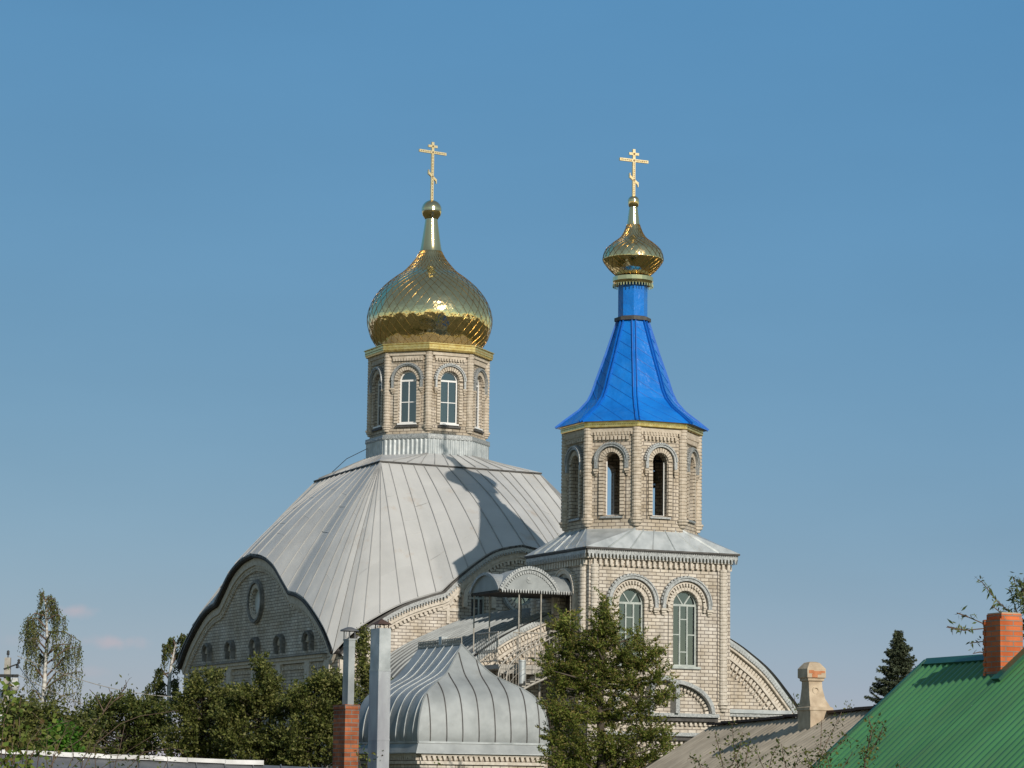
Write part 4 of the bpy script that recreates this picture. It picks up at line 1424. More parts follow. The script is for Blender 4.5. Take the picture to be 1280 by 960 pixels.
# lunette plates
Fcf = Fr((lc, Y0_ - .03, ZC), (1, 0, 0), (0, -1, 0))
Fcl = Fr((X0_ + .01, yc, ZC), (0, -1, 0), (-1, 0, 0))
cb_.poly(Fcf, [barc(k / nseg, lh, .62) for k in range(nseg + 1)][::-1])
cb_.poly(Fcl, [barc(k / nseg, yh, .50) for k in range(nseg + 1)][::-1])
cb_.box(X0_, X1_, Y0_, Y1_, ZC - .07, ZC - .005, 1)
L_ = [barc(k / 28, lh, .62) for k in range(29)]
cb_.teeth(Fcf, L_, -.06, .03, .075, .055, 0, .03, 2)
cb_.ribbon(Fcf, L_, .0, .035, 0, .045, 2)
cb_.teeth(Fcf, L_, .07, .14, .085, .05, 0, .035, 2)
cb_.teeth(Fcf, [(-lh, .02), (lh, .02)], 0, .10, .08, .06, .02, .04, 2, point=True)
Fr2 = Fr((0, Y0_ - .01, ZC), (1, 0, 0), (0, -1, 0))
cb_.teeth(Fr2, [(LX1, .02), (X1_, .02)], 0, .10, .08, .06, .0, .02, 2, point=True)
L2_ = [barc(k / 28, yh, .50) for k in range(29)]
cb_.ribbon(Fcl, L2_, -.03, .05, -.02, .06, 2)
cb_.ring(Fcf, .0, .30, .0, .11, 0, .012, 0, 2 * pi, 12, 0)
cb_.ring(Fcf, -.03, .33, .0, .05, .012, .03, 0, 2 * pi, 8, 2)
cano_roof = cb_.build('canopy_roof', ['galv_old', 'soffit', 'lace'], cano)
for x, y in ((X0_ + .62, Y0_ + .05), (.10, Y0_ + .05), (X1_ - .1, Y0_ + .05), (X0_ + .06, Y1_ - .1), (X0_ + .5, Y1_ - .2), (.3, Y1_ - .15)):
    p = MB(); p.tube([(x, y, 0), (x, y, ZC - .07)], .022, 8)
    p.build('post', 'rail', cano)

land = empty('staircase_landing', cw(-3.4, -15.5, 5.0), TH, 'raised landing with thin steel railings below the tin canopy', 'landing')
lb = MB()
lb.box(X0_, X1_ + .02, Y0_, Y1_ - .36, -.12, 0); lb.box(X0_ + .05, X1_, Y0_ + .03, Y0_ + .1, -.25, -.12)
lb.build('floor_slab', 'concrete', land)
for x, y in ((X0_ + .1, Y0_ + .1), (.1, Y0_ + .1)):
    p = MB(); p.tube([(x, y, -.12), (x, y, GZ - 5.0)], .035, 8); p.build('leg', 'rail', land)


def railing(pts, top, name='railing', dx=.11):
    b = MB()
    for p, q in zip(pts[:-1], pts[1:]):
        p, q = Vector(p), Vector(q)
        u_ = Vector((0, 0, top))
        b.tube([p + u_, q + u_], .022, 6); b.tube([p + Vector((0, 0, .1)), q + Vector((0, 0, .1))], .013, 6)
        n = max(2, int((q - p).length / dx))
        for k in range(n + 1):
            c = p.lerp(q, k / n)
            b.bar(c + Vector((0, 0, .1 if k else 0)), c + u_, .014)
            if k < n:
                c2 = p.lerp(q, (k + 1) / n)
                b.bar(c + Vector((0, 0, .45)), c2 + Vector((0, 0, .3)), .010)
                b.bar(c + Vector((0, 0, .3)), c2 + Vector((0, 0, .45)), .010)
    return b.build(name, 'rail', land)


railing([(-.75, Y0_ + .03, 0), (.25, Y0_ + .03, 0)], .90)
railing([(.45, Y0_ + .2, 0), (1.15, Y0_ + .2, 0)], .98)
railing([(X0_ + .02, Y0_ + .1, 0), (X0_ + .02, Y1_ - .4, 0)], .9)
# the stair winds down to the left, along the front wall
st = MB(); hr = MB()
n = 14
path = smooth([(.32, 0.0), (-.15, -.24), (-.75, -.52), (-1.15, -.82), (-1.34, -1.15), (-1.36, -1.75), (-1.2, -2.4)], 4)
pin, pout = [], []
for i_, (x_, z_) in enumerate(path):
    f = i_ / (len(path) - 1)
    pin.append(Vector((x_, -1.02 - .35 * f, z_))); pout.append(Vector((x_ - .12 * f, -1.72 - .45 * f, z_)))
n = len(path) - 1
for k in range(n):
    a, b_, c, d = pin[k], pout[k], pout[k + 1], pin[k + 1]
    z = a.z - .09
    st.hexa([(a.x, a.y, z - .04), (b_.x, b_.y, z - .04), (c.x, c.y, z - .04), (d.x, d.y, z - .04), (a.x, a.y, z), (b_.x, b_.y, z), (c.x, c.y, z), (d.x, d.y, z)])
st.tube([p - Vector((0, 0, .15)) for p in pin], .035, 6); st.tube([p - Vector((0, 0, .15)) for p in pout], .035, 6)
st.build('flight_of_steps', 'rail', land)
for P in (pin, pout):
    hr.tube([p + Vector((0, 0, .88)) for p in P], .022, 6)
    for k in range(n + 1):
        if k % 2 == 0: hr.bar(P[k] - Vector((0, 0, .1)), P[k] + Vector((0, 0, .88)), .012)
        if k < n:
            hr.bar(P[k] + Vector((0, 0, .4)), P[k + 1] + Vector((0, 0, .4)), .010)
hr.build('handrail', 'rail', land)

vp = MB()
p0 = cw(-4.02, -16.75, 0)
vp.tube([(p0.x, p0.y, GZ), (p0.x, p0.y, 5.08)], .10, 14)
vp.tube([(p0.x, p0.y, 5.08), (p0.x, p0.y, 5.12)], .115, 14)
tag(vp.build('vent_pipe', 'galv'), 'shiny round galvanised pipe standing upright before the landing railing', 'pipe')

# ================================================================== NEAR HOUSES
def corr_slope(b, A, r, s, L, W, pitch, amp, n=6, m=0, l0=0, step=2.5):
    """corrugated sheet: ridge from A along r for W metres, running down s for L metres"""
    nn = r.cross(s).normalized()
    if nn.z < 0:
        nn = -nn
    k = int(W / pitch * n)
    ls = [l0, min(L, l0 + 2.9), L] if L > 3.5 else [l0, L]
    per = 6 * n
    i0 = 0
    while i0 < k:
        i1 = min(k, i0 + per)
        for q in range(len(ls) - 1):
            lift = nn * (random.uniform(0, .004) + (.008 if q == 0 else 0))
            rws = []
            for f in (0, .5, 1):
                l = ls[q] + (ls[q + 1] + (.06 if q < len(ls) - 2 else 0) - ls[q]) * f
                rws.append([A + r * (W * i / k) + s * l + lift + nn * (amp * sin(2 * pi * i / n) + .006 * sin(i * .13 + q * 2 + l)) for i in range(i0, i1 + 1)])
            b.grid(rws, m, True)
        i0 = i1
    return nn


# -- house with the green roof
aG = radians(21.5)
rG = Vector((sin(aG), -cos(aG), 0))
nG = Vector((-cos(aG), -sin(aG), 0))
pG = radians(40.3)
sG = nG * cos(pG) - Vector((0, 0, sin(pG)))
A = at(1160, 828, 43.7)
hA = empty('green_roof_house', (A.x, A.y, GZ), 0, 'near house with bright green corrugated metal roof and red brick chimney', 'house')


def L2(v):
    return v - Vector((A.x, A.y, GZ))


gr = MB()
A2 = L2(A)
TG = 2.80                                  # where the taller part begins, along the ridge
nnG = corr_slope(gr, A2, rG, sG, 6.2, TG, .18, .022)
TG = 2.80                                  # where the taller part begins, along the ridge
UPL = 3.2
corr_slope(gr, A2 + rG * TG - sG * UPL, rG, sG, 6.2 + UPL, 10, .18, .022)
# the far slopes
sGb = -nG * cos(pG) - Vector((0, 0, sin(pG)))
corr_slope(gr, A2, rG, sGb, 6.2, TG, .18, .022)
corr_slope(gr, A2 + rG * TG - sG * UPL, rG, sGb, 9, 10, .18, .022)
groof = gr.build('roof', 'green', hA)
fl = MB()
fl.bar(A2 + nnG * .03 - rG * .05 + sG * .03, A2 + rG * TG + nnG * .03 + sG * .03, .15, .04, up=nnG)
fl.bar(A2 - rG * .03 + nnG * .03, A2 + sG * 6.2 - rG * .03 + nnG * .03, .06, .06, up=nnG)
pT = A2 + rG * (TG + .02) + nnG * .045
fl.bar(pT - sG * UPL, pT + sG * .62, .20, .05, up=nnG)
fl.build('ridge_flashing', 'green_dark', groof)
gw = MB()
# walls under the roof
q0 = A2 + sG * 5.6; q1 = A2 + sGb * 5.6
zl = q0.z
pts = [q0, q0 + rG * 13, q1 + rG * 13, q1]
for k in range(4):
    a, b_ = pts[k], pts[(k + 1) % 4]
    gw.face([(a.x, a.y, 0), (b_.x, b_.y, 0), (b_.x, b_.y, zl), (a.x, a.y, zl)])
gw.face([q0, A2, q1]) 
topB = A2 + rG * TG - sG * UPL
gw.face([A2 + rG * TG + sG * .0, topB - Vector((0, 0, .03)), A2 + rG * TG + sGb * 3 + Vector((0, 0, 2))])
gw.build('wall', 'wall_yel', hA)
# chimney through the ridge
def chimney_block(b, c, ax, ay, hx, hy, z0, z1, m=0):
    P = [c - ax * hx - ay * hy, c + ax * hx - ay * hy, c + ax * hx + ay * hy, c - ax * hx + ay * hy]
    b.hexa([(p.x, p.y, z0) for p in P] + [(p.x, p.y, z1) for p in P], m)


cc = at(1251, 846, 41.04) + Vector((cos(aG), sin(aG), 0)) * .19 - rG * .235 - Vector((A.x, A.y, GZ))
zt_ = (at(1251, 766.5, 41.04) - Vector((A.x, A.y, GZ))).z
cm = MB()
xG = Vector((cos(aG), sin(aG), 0))
chimney_block(cm, cc, xG, rG, .19, .235, A2.z - 1.2, zt_ - .075)
chimney_block(cm, cc, xG, rG, .205, .31, zt_ - .30, zt_ - .075) if False else None
chimney_block(cm, cc + xG * .02, xG, rG, .17, .21, zt_ - .075, zt_)
for k in range(8):
    chimney_block(cm, cc - xG * .198 + rG * (-.20), xG, rG, .010, .03, zt_ - .15 - k * .15, zt_ - .085 - k * .15)
cmo = cm.build('chimney', 'redbrick', hA)
ap_ = MB()
chimney_block(ap_, cc, xG, rG, .198, .243, A2.z - 1.2, A2.z - .26)
ap_.build('apron_flashing', 'green_dark', cmo)
mc = MB()
chimney_block(mc, cc + xG * .02, xG, rG, .16, .20, zt_, zt_ + .02)
mc.build('mortar_cap', 'plaster', cmo)

# -- old house with the corrugated slate roof
aS = radians(14)
rS = Vector((sin(aS), -cos(aS), .0154)).normalized()
nS = Vector((-cos(aS), -sin(aS), 0))
pS = radians(32)
sS = nS * cos(pS) - Vector((0, 0, sin(pS)))
sSb = -nS * cos(pS) - Vector((0, 0, sin(pS)))
B0 = at(890, 909, 62)
hB = empty('slate_roof_house', (B0.x, B0.y, GZ), 0, 'old house with brown-grey corrugated slate roof and flared beige chimney', 'house')
B2 = Vector((0, 0, B0.z - GZ))
sr = MB()
nnS = corr_slope(sr, B2, rS, sS, 6.0, 13.5, .26, .036, step=1.7)
corr_slope(sr, B2, rS, sSb, 6.0, 13.5, .26, .036, step=1.7)
sro = sr.build('roof', 'asb', hB)
rc = MB()
k = 0
while k < 13:
    z_ = random.uniform(0, .03)
    rc.bar(B2 + rS * k + nnS * (.03) + Vector((0, 0, .02 + z_)), B2 + rS * (k + 1.05) + Vector((0, 0, .05)), .24, .05)
    k += 1
rc.build('ridge_cap', 'ridge', sro)
gw = MB()
q0 = B2 + sS * 5.6; q1 = B2 + sSb * 5.6
pts = [q0, q0 + rS * 13.4, q1 + rS * 13.4, q1]
for k in range(4):
    a, b_ = pts[k], pts[(k + 1) % 4]
    gw.face([(a.x, a.y, 0), (b_.x, b_.y, 0), (b_.x, b_.y, q0.z), (a.x, a.y, q0.z)])
gw.face([q0, B2, q1])
gw.build('wall', 'wall_yel', hB)
a22 = radians(21)
xC, yC = Vector((cos(a22), sin(a22), 0)), Vector((sin(a22), -cos(a22), 0))
cc = at(1013, 912, 54.56)
zb = cc.z - GZ
cc = cc + xC * .17 - yC * .27 - Vector((B0.x, B0.y, GZ))
bc = MB()
# z, left, right, half depth: a plinth, a neck that flares down to the right, a moulded head
for_prof = [(-.7, .17, .34, .27), (.36, .17, .32, .27), (.38, .19, .33, .285), (.43, .19, .31, .285), (.45, .16, .27, .25), (.60, .15, .19, .20), (.80, .14, .15, .16), (.93, .14, .145, .15),
            (.95, .17, .175, .18), (.99, .17, .175, .18), (1.01, .20, .20, .21), (1.18, .20, .20, .21), (1.20, .185, .185, .20), (1.30, .11, .11, .12), (1.32, .05, .05, .06)]
rows = []
for (z, xl, xr, hy) in for_prof:
    rows.append([(p.x, p.y, zb + z) for p in (cc - xC * xl + yC * hy, cc + xC * xr + yC * hy, cc + xC * xr - yC * hy, cc - xC * xl - yC * hy)])
bc.grid(rows, 0, False, True)
bc.face(rows[-1])
fx = Fr(cc + yC * .17 + Vector((0, 0, -cc.z)), xC, yC)
bc.ring(fx, 0.0, zb + .76, .05, .075, -.02, .015, 0, 2 * pi, 14)
fx2 = Fr(cc + yC * .21 + Vector((0, 0, -cc.z)), xC, yC)
for a0_, a1_, q0_, q1_ in ((-.17, -.06, 1.09, 1.15), (-.08, .10, 1.07, 1.135), (.09, .18, 1.10, 1.14), (-.10, .02, 1.01, 1.08)):
    bc.fbox(fx2, a0_, a1_, zb + q0_, zb + q1_, -.01, .006 + abs(a0_) * .01, 1)
bc.build('chimney', ['plaster', 'soot'], hB)

# -- grey shed whose white ridge runs along the bottom left
R0, R1 = at(4, 941.5, 45), at(300, 957, 45)
dirr = Vector((R1.x - R0.x, .7, 0)).normalized() + Vector((0, 0, -.030))
R0 = Vector((R0.x, 44.2, at(4, 941.5, 44.2).z))
shed = empty('shed', (R0.x, R0.y, GZ), 0, 'low shed whose weathered white ridge sheet runs along the bottom left', 'shed')
Z_ = R0.z - GZ
b = MB()
E1 = dirr * 9.0
nrm_ = Vector((dirr.y, -dirr.x, 0))
for s_ in (1, -1):
    b.face([(0, 0, Z_), tuple(E1 + Vector((0, 0, Z_))), tuple(E1 + nrm_ * s_ * 2.5 + Vector((0, 0, Z_ - .9))), tuple(nrm_ * s_ * 2.5 + Vector((0, 0, Z_ - .9)))])
    for k in range(20):
        p = dirr * (.45 * k)
        b.bar(p + Vector((0, 0, Z_ + .015)), p + nrm_ * s_ * 2.5 + Vector((0, 0, Z_ - .885)), .018, .02)
sro = b.build('roof', 'greytin', shed)
b = MB()
k = 0
while k < 3.9:
    j = random.uniform(-.008, .008)
    b.bar(dirr * k + Vector((0, 0, Z_ + .03 + j)), dirr * (k + .62) + Vector((0, 0, Z_ + .03 - j)), .16, .065 + abs(j))
    k += .6
b.build('ridge_cap', 'whitetin', sro)
b = MB()
q = [nrm_ * 2.3, E1 + nrm_ * 2.3, E1 - nrm_ * 2.3, -nrm_ * 2.3]
for k in range(4):
    a, c = q[k], q[(k + 1) % 4]
    b.face([(a.x, a.y, 0), (c.x, c.y, 0), (c.x, c.y, Z_ - 1.15), (a.x, a.y, Z_ - 1.15)])
b.face([tuple(q[0] + Vector((0, 0, Z_ - .90))), (0, 0, Z_ - .02), tuple(q[3] + Vector((0, 0, Z_ - .90))), tuple(q[3] + Vector((0, 0, Z_ - 1.15))), tuple(q[0] + Vector((0, 0, Z_ - 1.15)))])

b.build('wall', 'wall_yel', shed)

# -- brick chimney with a sheet-metal flue, and the tall square flue beside it
a34 = radians(27)
YC = 50.0
c0 = at(431, 920, YC)
bch = empty('brick_chimney', (c0.x, c0.y, GZ), a34, 'old red brick chimney carrying a capped grey sheet-metal flue', 'chimney')
ztop = at(431, 880.5, YC).z - GZ
b = MB()
b.box(0, .27, 0, .52, 0, ztop - .075)
b.box(-.012, .28, -.012, .53, ztop - .075 + .002, ztop)
b.build('stack', 'oldredbrick', bch)
zf = at(434, 788, YC).z - GZ
b = MB()
b.box(.055, .175, .03, .27, ztop, zf - .14)
b.box(.047, .183, .022, .278, zf - .17, zf - .14)
b.box(.050, .180, .025, .275, ztop + (zf - ztop) * .78, ztop + (zf - ztop) * .78 + .02)
fo = b.build('flue', 'galv_old', bch)
b = MB()
for x, y in ((.06, .035), (.17, .035), (.06, .265), (.17, .265)):
    b.bar((x, y, zf - .14), (x, y, zf), .014)
b.lathe([(.17, zf - .005), (.16, zf + .02), (.05, zf + .065), (.01, zf + .07)], .115, .15, n=16)
b.lathe([(.17, zf - .005), (.01, zf + .01)], .115, .15, n=16)
b.build('cowl', 'greytin', fo)

c1 = at(472.3, 900, 47.0)
sfl = empty('square_flue', (c1.x, c1.y, GZ), a34, 'tall square galvanised flue with a small pyramid cowl, right of the brick chimney', 'flue')
zt2 = at(473, 785, 47.0).z - GZ
zmid = at(473, 838, 47).z - GZ
b = MB()
WD, DD = .21, .36
b.box(0, WD, 0, DD, zmid, zt2)
b.box(-.006, WD + .006, -.006, DD + .006, 0, zmid + .01, 1)
b.box(-.010, WD + .010, -.010, DD + .010, zmid - .01, zmid + .02)
b.box(-.010, WD + .010, -.010, DD + .010, zmid - 1.16, zmid - 1.13, 1)
b.build('duct', ['galv', 'duct_low'], sfl)
b = MB()
for x, y in ((.03, .10), (.19, .10), (.03, .28), (.19, .28)):
    b.bar((x + .02, y, zt2), (x + .02, y, zt2 + .07), .014)
P = [(-.02, .04, zt2 + .07), (.26, .04, zt2 + .07), (.26, .34, zt2 + .07), (-.02, .34, zt2 + .07)]
for k in range(4):
    b.face([P[k], P[(k + 1) % 4], (.12, .19, zt2 + .17)])
b.face(P)
b.build('cowl', 'ridge', sfl)

# ================================================================== POLE AND WIRES
YP = 85.0
p = at(7, 900, YP)
ztp = at(8.5, 822, YP).z
pole = empty('utility_pole', (p.x, p.y, GZ), 0, 'grey concrete utility pole with crossarm and street lamp at left edge', 'utility pole')
H = ztp - GZ
b = MB(); b.hexa([(-.16, -.13, 0), (.16, -.13, 0), (.16, .13, 0), (-.16, .13, 0), (-.085, -.08, H), (.085, -.08, H), (.085, .08, H), (-.085, .08, H)])
b.build('shaft', 'concrete', pole)
b = MB()
b.bar((-1.0, -.1, H - .55), (.35, -.1, H - .55), .09)
b.bar((-.1, -.1, H - .35), (.35, -.1, H - .18), .04); b.bar((0, 0, H), (0, 0, H + .08), .03)
b.build('crossarm', 'darkpaint', pole)
for x, z in ((0, H + .08), (.34, H - .18), (.3, H - .32), (-.5, H - .5)):
    b = MB(); b.lathe([(.03, z), (.055, z + .03), (.03, z + .06), (.05, z + .09), (.02, z + .14)], x, -.05 if x else 0, n=8)
    b.build('insulator', 'darkpaint', pole)
b = MB()
xx, zz = .30, H - .55 + .0
b.bar((.05, -.1, H - .85), (.26, -.25, H - .62), .03)
b.hexa([(.16, -.42, H - .88), (.42, -.42, H - .88), (.42, -.16, H - .88), (.16, -.16, H - .88), (.19, -.38, H - .62), (.38, -.38, H - .62), (.38, -.2, H - .62), (.19, -.2, H - .62)])
b.lathe([(.13, H - .88), (.11, H - .98), (.04, H - 1.02), (.01, H - 1.02)], .29, -.29, n=12)
b.build('street_lamp', 'lampgrey', pole)
for i, (za, target, lab) in enumerate([(H - .18, (120, 905, 60), 'thin black wire dropping steeply from the pole into the shrubs'),
                                       (H + .05, (262, 873, 88), 'thin wire running level from the pole top towards the gable'),
                                       (H - .5, (235, 905, 90), 'lower thin wire running from the pole crossarm past the birch')]):
    a = Vector((p.x + .3, p.y - .1, GZ + za)); q = at(*target)
    pts = []
    for k in range(13):
        f = k / 12
        c = a.lerp(q, f); c.z -= .35 * sin(pi * f)
        pts.append(c)
    b = MB(); b.tube(pts, .011, 5, cap=True)
    tag(b.build('wire', 'rail' if i else 'darkpaint'), lab, 'wire')
b = MB()
b.tube([cw(-2.0, .5, 12.95), cw(-2.6, .9, 12.6), cw(-3.0, 1.2, 12.15)], .012, 5)
tag(b.build('cable', 'darkpaint'), 'short dark cable slanting from the dome drum down to the pale roof', 'cable')


# ================================================================== TREES
def leaves(name, mat, pos, size, parent, aspect=1.8, up_bias=0.0, dirs=None, jit=.35):
    """a cloud of small leaf blades; pos (n,3), size (n,)"""
    n = len(pos)
    r = RNG
    if dirs is None:
        d = r.normal(size=(n, 3)); d[:, 2] = d[:, 2] * .7 + up_bias
    else:
        d = dirs + r.normal(size=(n, 3)) * jit
    d /= np.linalg.norm(d, axis=1)[:, None] + 1e-9
    s = np.cross(d, r.normal(size=(n, 3)))
    s /= np.linalg.norm(s, axis=1)[:, None] + 1e-9
    L = size[:, None]
    W = L / aspect
    p0 = pos - d * L * .5
    p1 = pos + s * W * .5 - d * L * .05
    p2 = pos + d * L * .5
    p3 = pos - s * W * .5 - d * L * .05
    co = np.stack([p0, p1, p2, p3], axis=1).reshape(-1, 3)
    me = bpy.data.meshes.new(name)
    me.vertices.add(4 * n); me.vertices.foreach_set('co', co.ravel().astype(np.float32))
    me.loops.add(4 * n); me.loops.foreach_set('vertex_index', np.arange(4 * n, dtype=np.int32))
    me.polygons.add(n); me.polygons.foreach_set('loop_start', np.arange(0, 4 * n, 4, dtype=np.int32))
    try:
        me.polygons.foreach_set('loop_total', np.full(n, 4, dtype=np.int32))
    except Exception:
        pass
    me.materials.append(M[mat])
    me.update(calc_edges=True); me.validate()
    o = bpy.data.objects.new(name, me); COL.objects.link(o); o.parent = parent
    return o


def tree(name, Y, base_px, lobes, label, cat, n, size, mat, trunk_r=.12, bark='bark', depth=None, aspect=1.8, group=None, clump=.22,
         per=26, spray=0.0, limb=True, trunk_top=None, up=0.1):
    """lobes: (px, py, rx_px, ry_px) ellipses of the crown as they stand Y metres away, each given real depth"""
    sc = Y / F_PX
    cs = []
    if name in ('orchard_tree', 'fruit_tree'):
        ex_ = []
        for (px, py, rx, ry) in lobes:
            if py < 915:
                for _ in range(3):
                    a_ = random.uniform(0, pi)
                    ex_.append((px + cos(a_) * rx * random.uniform(.7, 1.25), py - sin(a_) * ry * random.uniform(.5, 1.1), random.uniform(3, 7), random.uniform(3, 8)))
        lobes = lobes + ex_
    c0 = at(base_px, 900, Y)
    for (px, py, rx, ry) in lobes:
        c = at(px, py, Y)
        rad = Vector((rx * sc, (depth or min(rx, ry) * sc * 1.0), ry * sc))
        yo = random.uniform(-.35, .35) * rad.y
        cs.append((np.array([c.x - c0.x, c.y - c0.y + yo, c.z - GZ]), np.array(rad)))
    root = empty(name, (c0.x, c0.y, GZ), 0, label, cat, group)
    vol = np.array([(r[0] * r[2]) ** .72 for _, r in cs]); vol /= vol.sum()
    nc = max(8, n // per)
    idx = RNG.choice(len(cs), size=nc, p=vol)
    C = np.array([c for c, _ in cs])[idx]; R = np.array([r for _, r in cs])[idx]
    u = RNG.normal(size=(nc, 3)); u /= np.linalg.norm(u, axis=1)[:, None]
    rr = RNG.uniform(.15, 1.0, size=(nc, 1)) ** .5
    clc = C + u * R * rr
    out = (u * np.array([1, 1, .6]) + np.array([0, 0, .35]))
    k = RNG.integers(0, nc, size=n)
    cl = clump * (.6 + .8 * RNG.random(nc))[k][:, None]
    t = RNG.normal(size=(n, 3))
    if spray:
        along = RNG.uniform(-1, 1.3, size=(n, 1))
        pos = clc[k] + out[k] * along * spray + t * cl * (.55 - .3 * np.clip(along, 0, 1))
        dirs = out[k]
    else:
        pos = clc[k] + t * cl * np.array([1, 1, .8])
        dirs = None
    sz = size * RNG.uniform(.6, 1.35, size=n)
    leaves('crown', mat, pos, sz, root, aspect, up, dirs, .6)
    # trunk and limbs
    b = MB()
    ztop = max(c[2] for c, _ in cs) if trunk_top is None else trunk_top
    tp = [Vector((0, 0, 0)), Vector((.05, .02, ztop * .35)), Vector((-.04, .03, ztop * .7)), Vector(tuple(cs[int(np.argmax([c[2] for c, _ in cs]))][0]))]
    b.tube(tp, [trunk_r, trunk_r * .8, trunk_r * .5, trunk_r * .12], 8)
    b.build('trunk', bark, root)
    if limb:
        b = MB()
        for j in range(0, nc, max(1, nc // 60)):
            e = Vector(tuple(clc[j])); z0 = max(.4, min(e.z - .3, ztop * .9) - random.uniform(.3, 1.0))
            f = z0 / ztop
            base = Vector((0, 0, z0)) if f < .9 else tp[2]
            if f > .5:
                base = tp[2].lerp(tp[3], min(1, (f - .5) / .5) * .8); base.z = min(base.z, e.z)
            mid = base.lerp(e, .5) + Vector((random.uniform(-.08, .08), random.uniform(-.08, .08), random.uniform(-.1, .05)))
            b.tube([base, mid, e], [trunk_r * .28, trunk_r * .16, trunk_r * .05], 5)
        b.build('limbs', bark, root)
    return root


# big yellow-green juniper in front of the tower
thj = [(757, 752, 4, 10), (757, 765, 7, 14), (754, 782, 11, 16), (746, 800, 16, 18), (706, 774, 8, 9), (704, 786, 11, 13), (712, 806, 18, 18), (768, 798, 12, 14), (778, 818, 14, 14),
       (797, 794, 4, 9), (800, 806, 8, 11), (815, 816, 13, 8), (826, 812, 6, 4), (800, 826, 20, 12), (722, 830, 22, 16), (686, 818, 9, 8), (688, 836, 14, 12), (756, 832, 24, 18),
       (703, 856, 19, 16), (734, 856, 26, 20), (782, 850, 24, 16), (820, 846, 14, 10), (824, 872, 18, 12), (693, 886, 15, 14), (716, 892, 28, 20), (760, 888, 28, 22), (800, 886, 24, 18),
       (699, 920, 15, 16), (722, 930, 30, 20), (768, 928, 30, 22), (812, 914, 22, 14), (830, 928, 12, 10), (707, 950, 27, 16), (745, 956, 34, 16), (795, 950, 30, 16), (822, 950, 18, 12)]
tree('juniper_tree', 67, 752, thj, 'bushy yellow-green juniper tree standing in front of the bell tower', 'tree', 82000, .075, 'leaf_thuja', trunk_r=.16,
     aspect=2.8, clump=.075, per=60, spray=.24, depth=.55)

# orchard trees in front of the shaded gable
tree('orchard_tree', 76, 400, [(404, 852, 12, 8), (412, 864, 20, 12), (430, 868, 10, 16), (395, 890, 28, 22), (375, 922, 28, 24), (412, 915, 24, 26), (365, 872, 14, 12), (425, 945, 22, 16), (385, 948, 30, 14)],
     'olive orchard tree just left of the brick chimney', 'tree', 26000, .085, 'leaf_olive', per=34, clump=.12, depth=.9, spray=.22)
tree('orchard_tree', 77, 325, [(330, 842, 5, 10), (334, 858, 8, 10), (318, 876, 20, 14), (345, 886, 22, 16), (290, 894, 20, 14), (300, 920, 32, 22), (340, 925, 30, 22), (330, 950, 54, 14), (302, 872, 7, 10)],
     'olive orchard tree before the middle of the shaded gable', 'tree', 28000, .085, 'leaf_olive', per=34, clump=.12, depth=.9, spray=.22)
tree('orchard_tree', 78, 255, [(246, 858, 5, 8), (240, 872, 12, 10), (268, 852, 4, 10), (270, 872, 12, 14), (238, 892, 20, 12), (255, 912, 34, 18), (255, 942, 42, 20), (218, 926, 22, 20), (286, 884, 10, 10)],
     'olive orchard tree at the left corner of the shaded gable', 'tree', 22000, .085, 'leaf_olive', per=34, clump=.12, depth=.9, spray=.22)
tree('fruit_tree', 80, 150, [(155, 882, 16, 7), (128, 888, 14, 8), (180, 890, 16, 12), (150, 906, 34, 14), (110, 916, 20, 14), (180, 925, 26, 20), (140, 940, 44, 16), (198, 905, 10, 14), (100, 935, 20, 16)],
     'dark fruit tree between the birch and the church', 'tree', 24000, .085, 'leaf_dark', per=34, clump=.13, depth=1.0, spray=.22)
tree('young_fruit_tree', 83, 458, [(455, 838, 12, 16), (470, 848, 14, 14), (452, 812, 8, 14), (458, 868, 18, 18), (482, 858, 10, 12), (455, 795, 5, 10), (490, 873, 8, 10)],
     'light green sapling showing between the two metal flues', 'tree', 5200, .09, 'leaf_olive', per=14, clump=.10, depth=.5, trunk_r=.05)


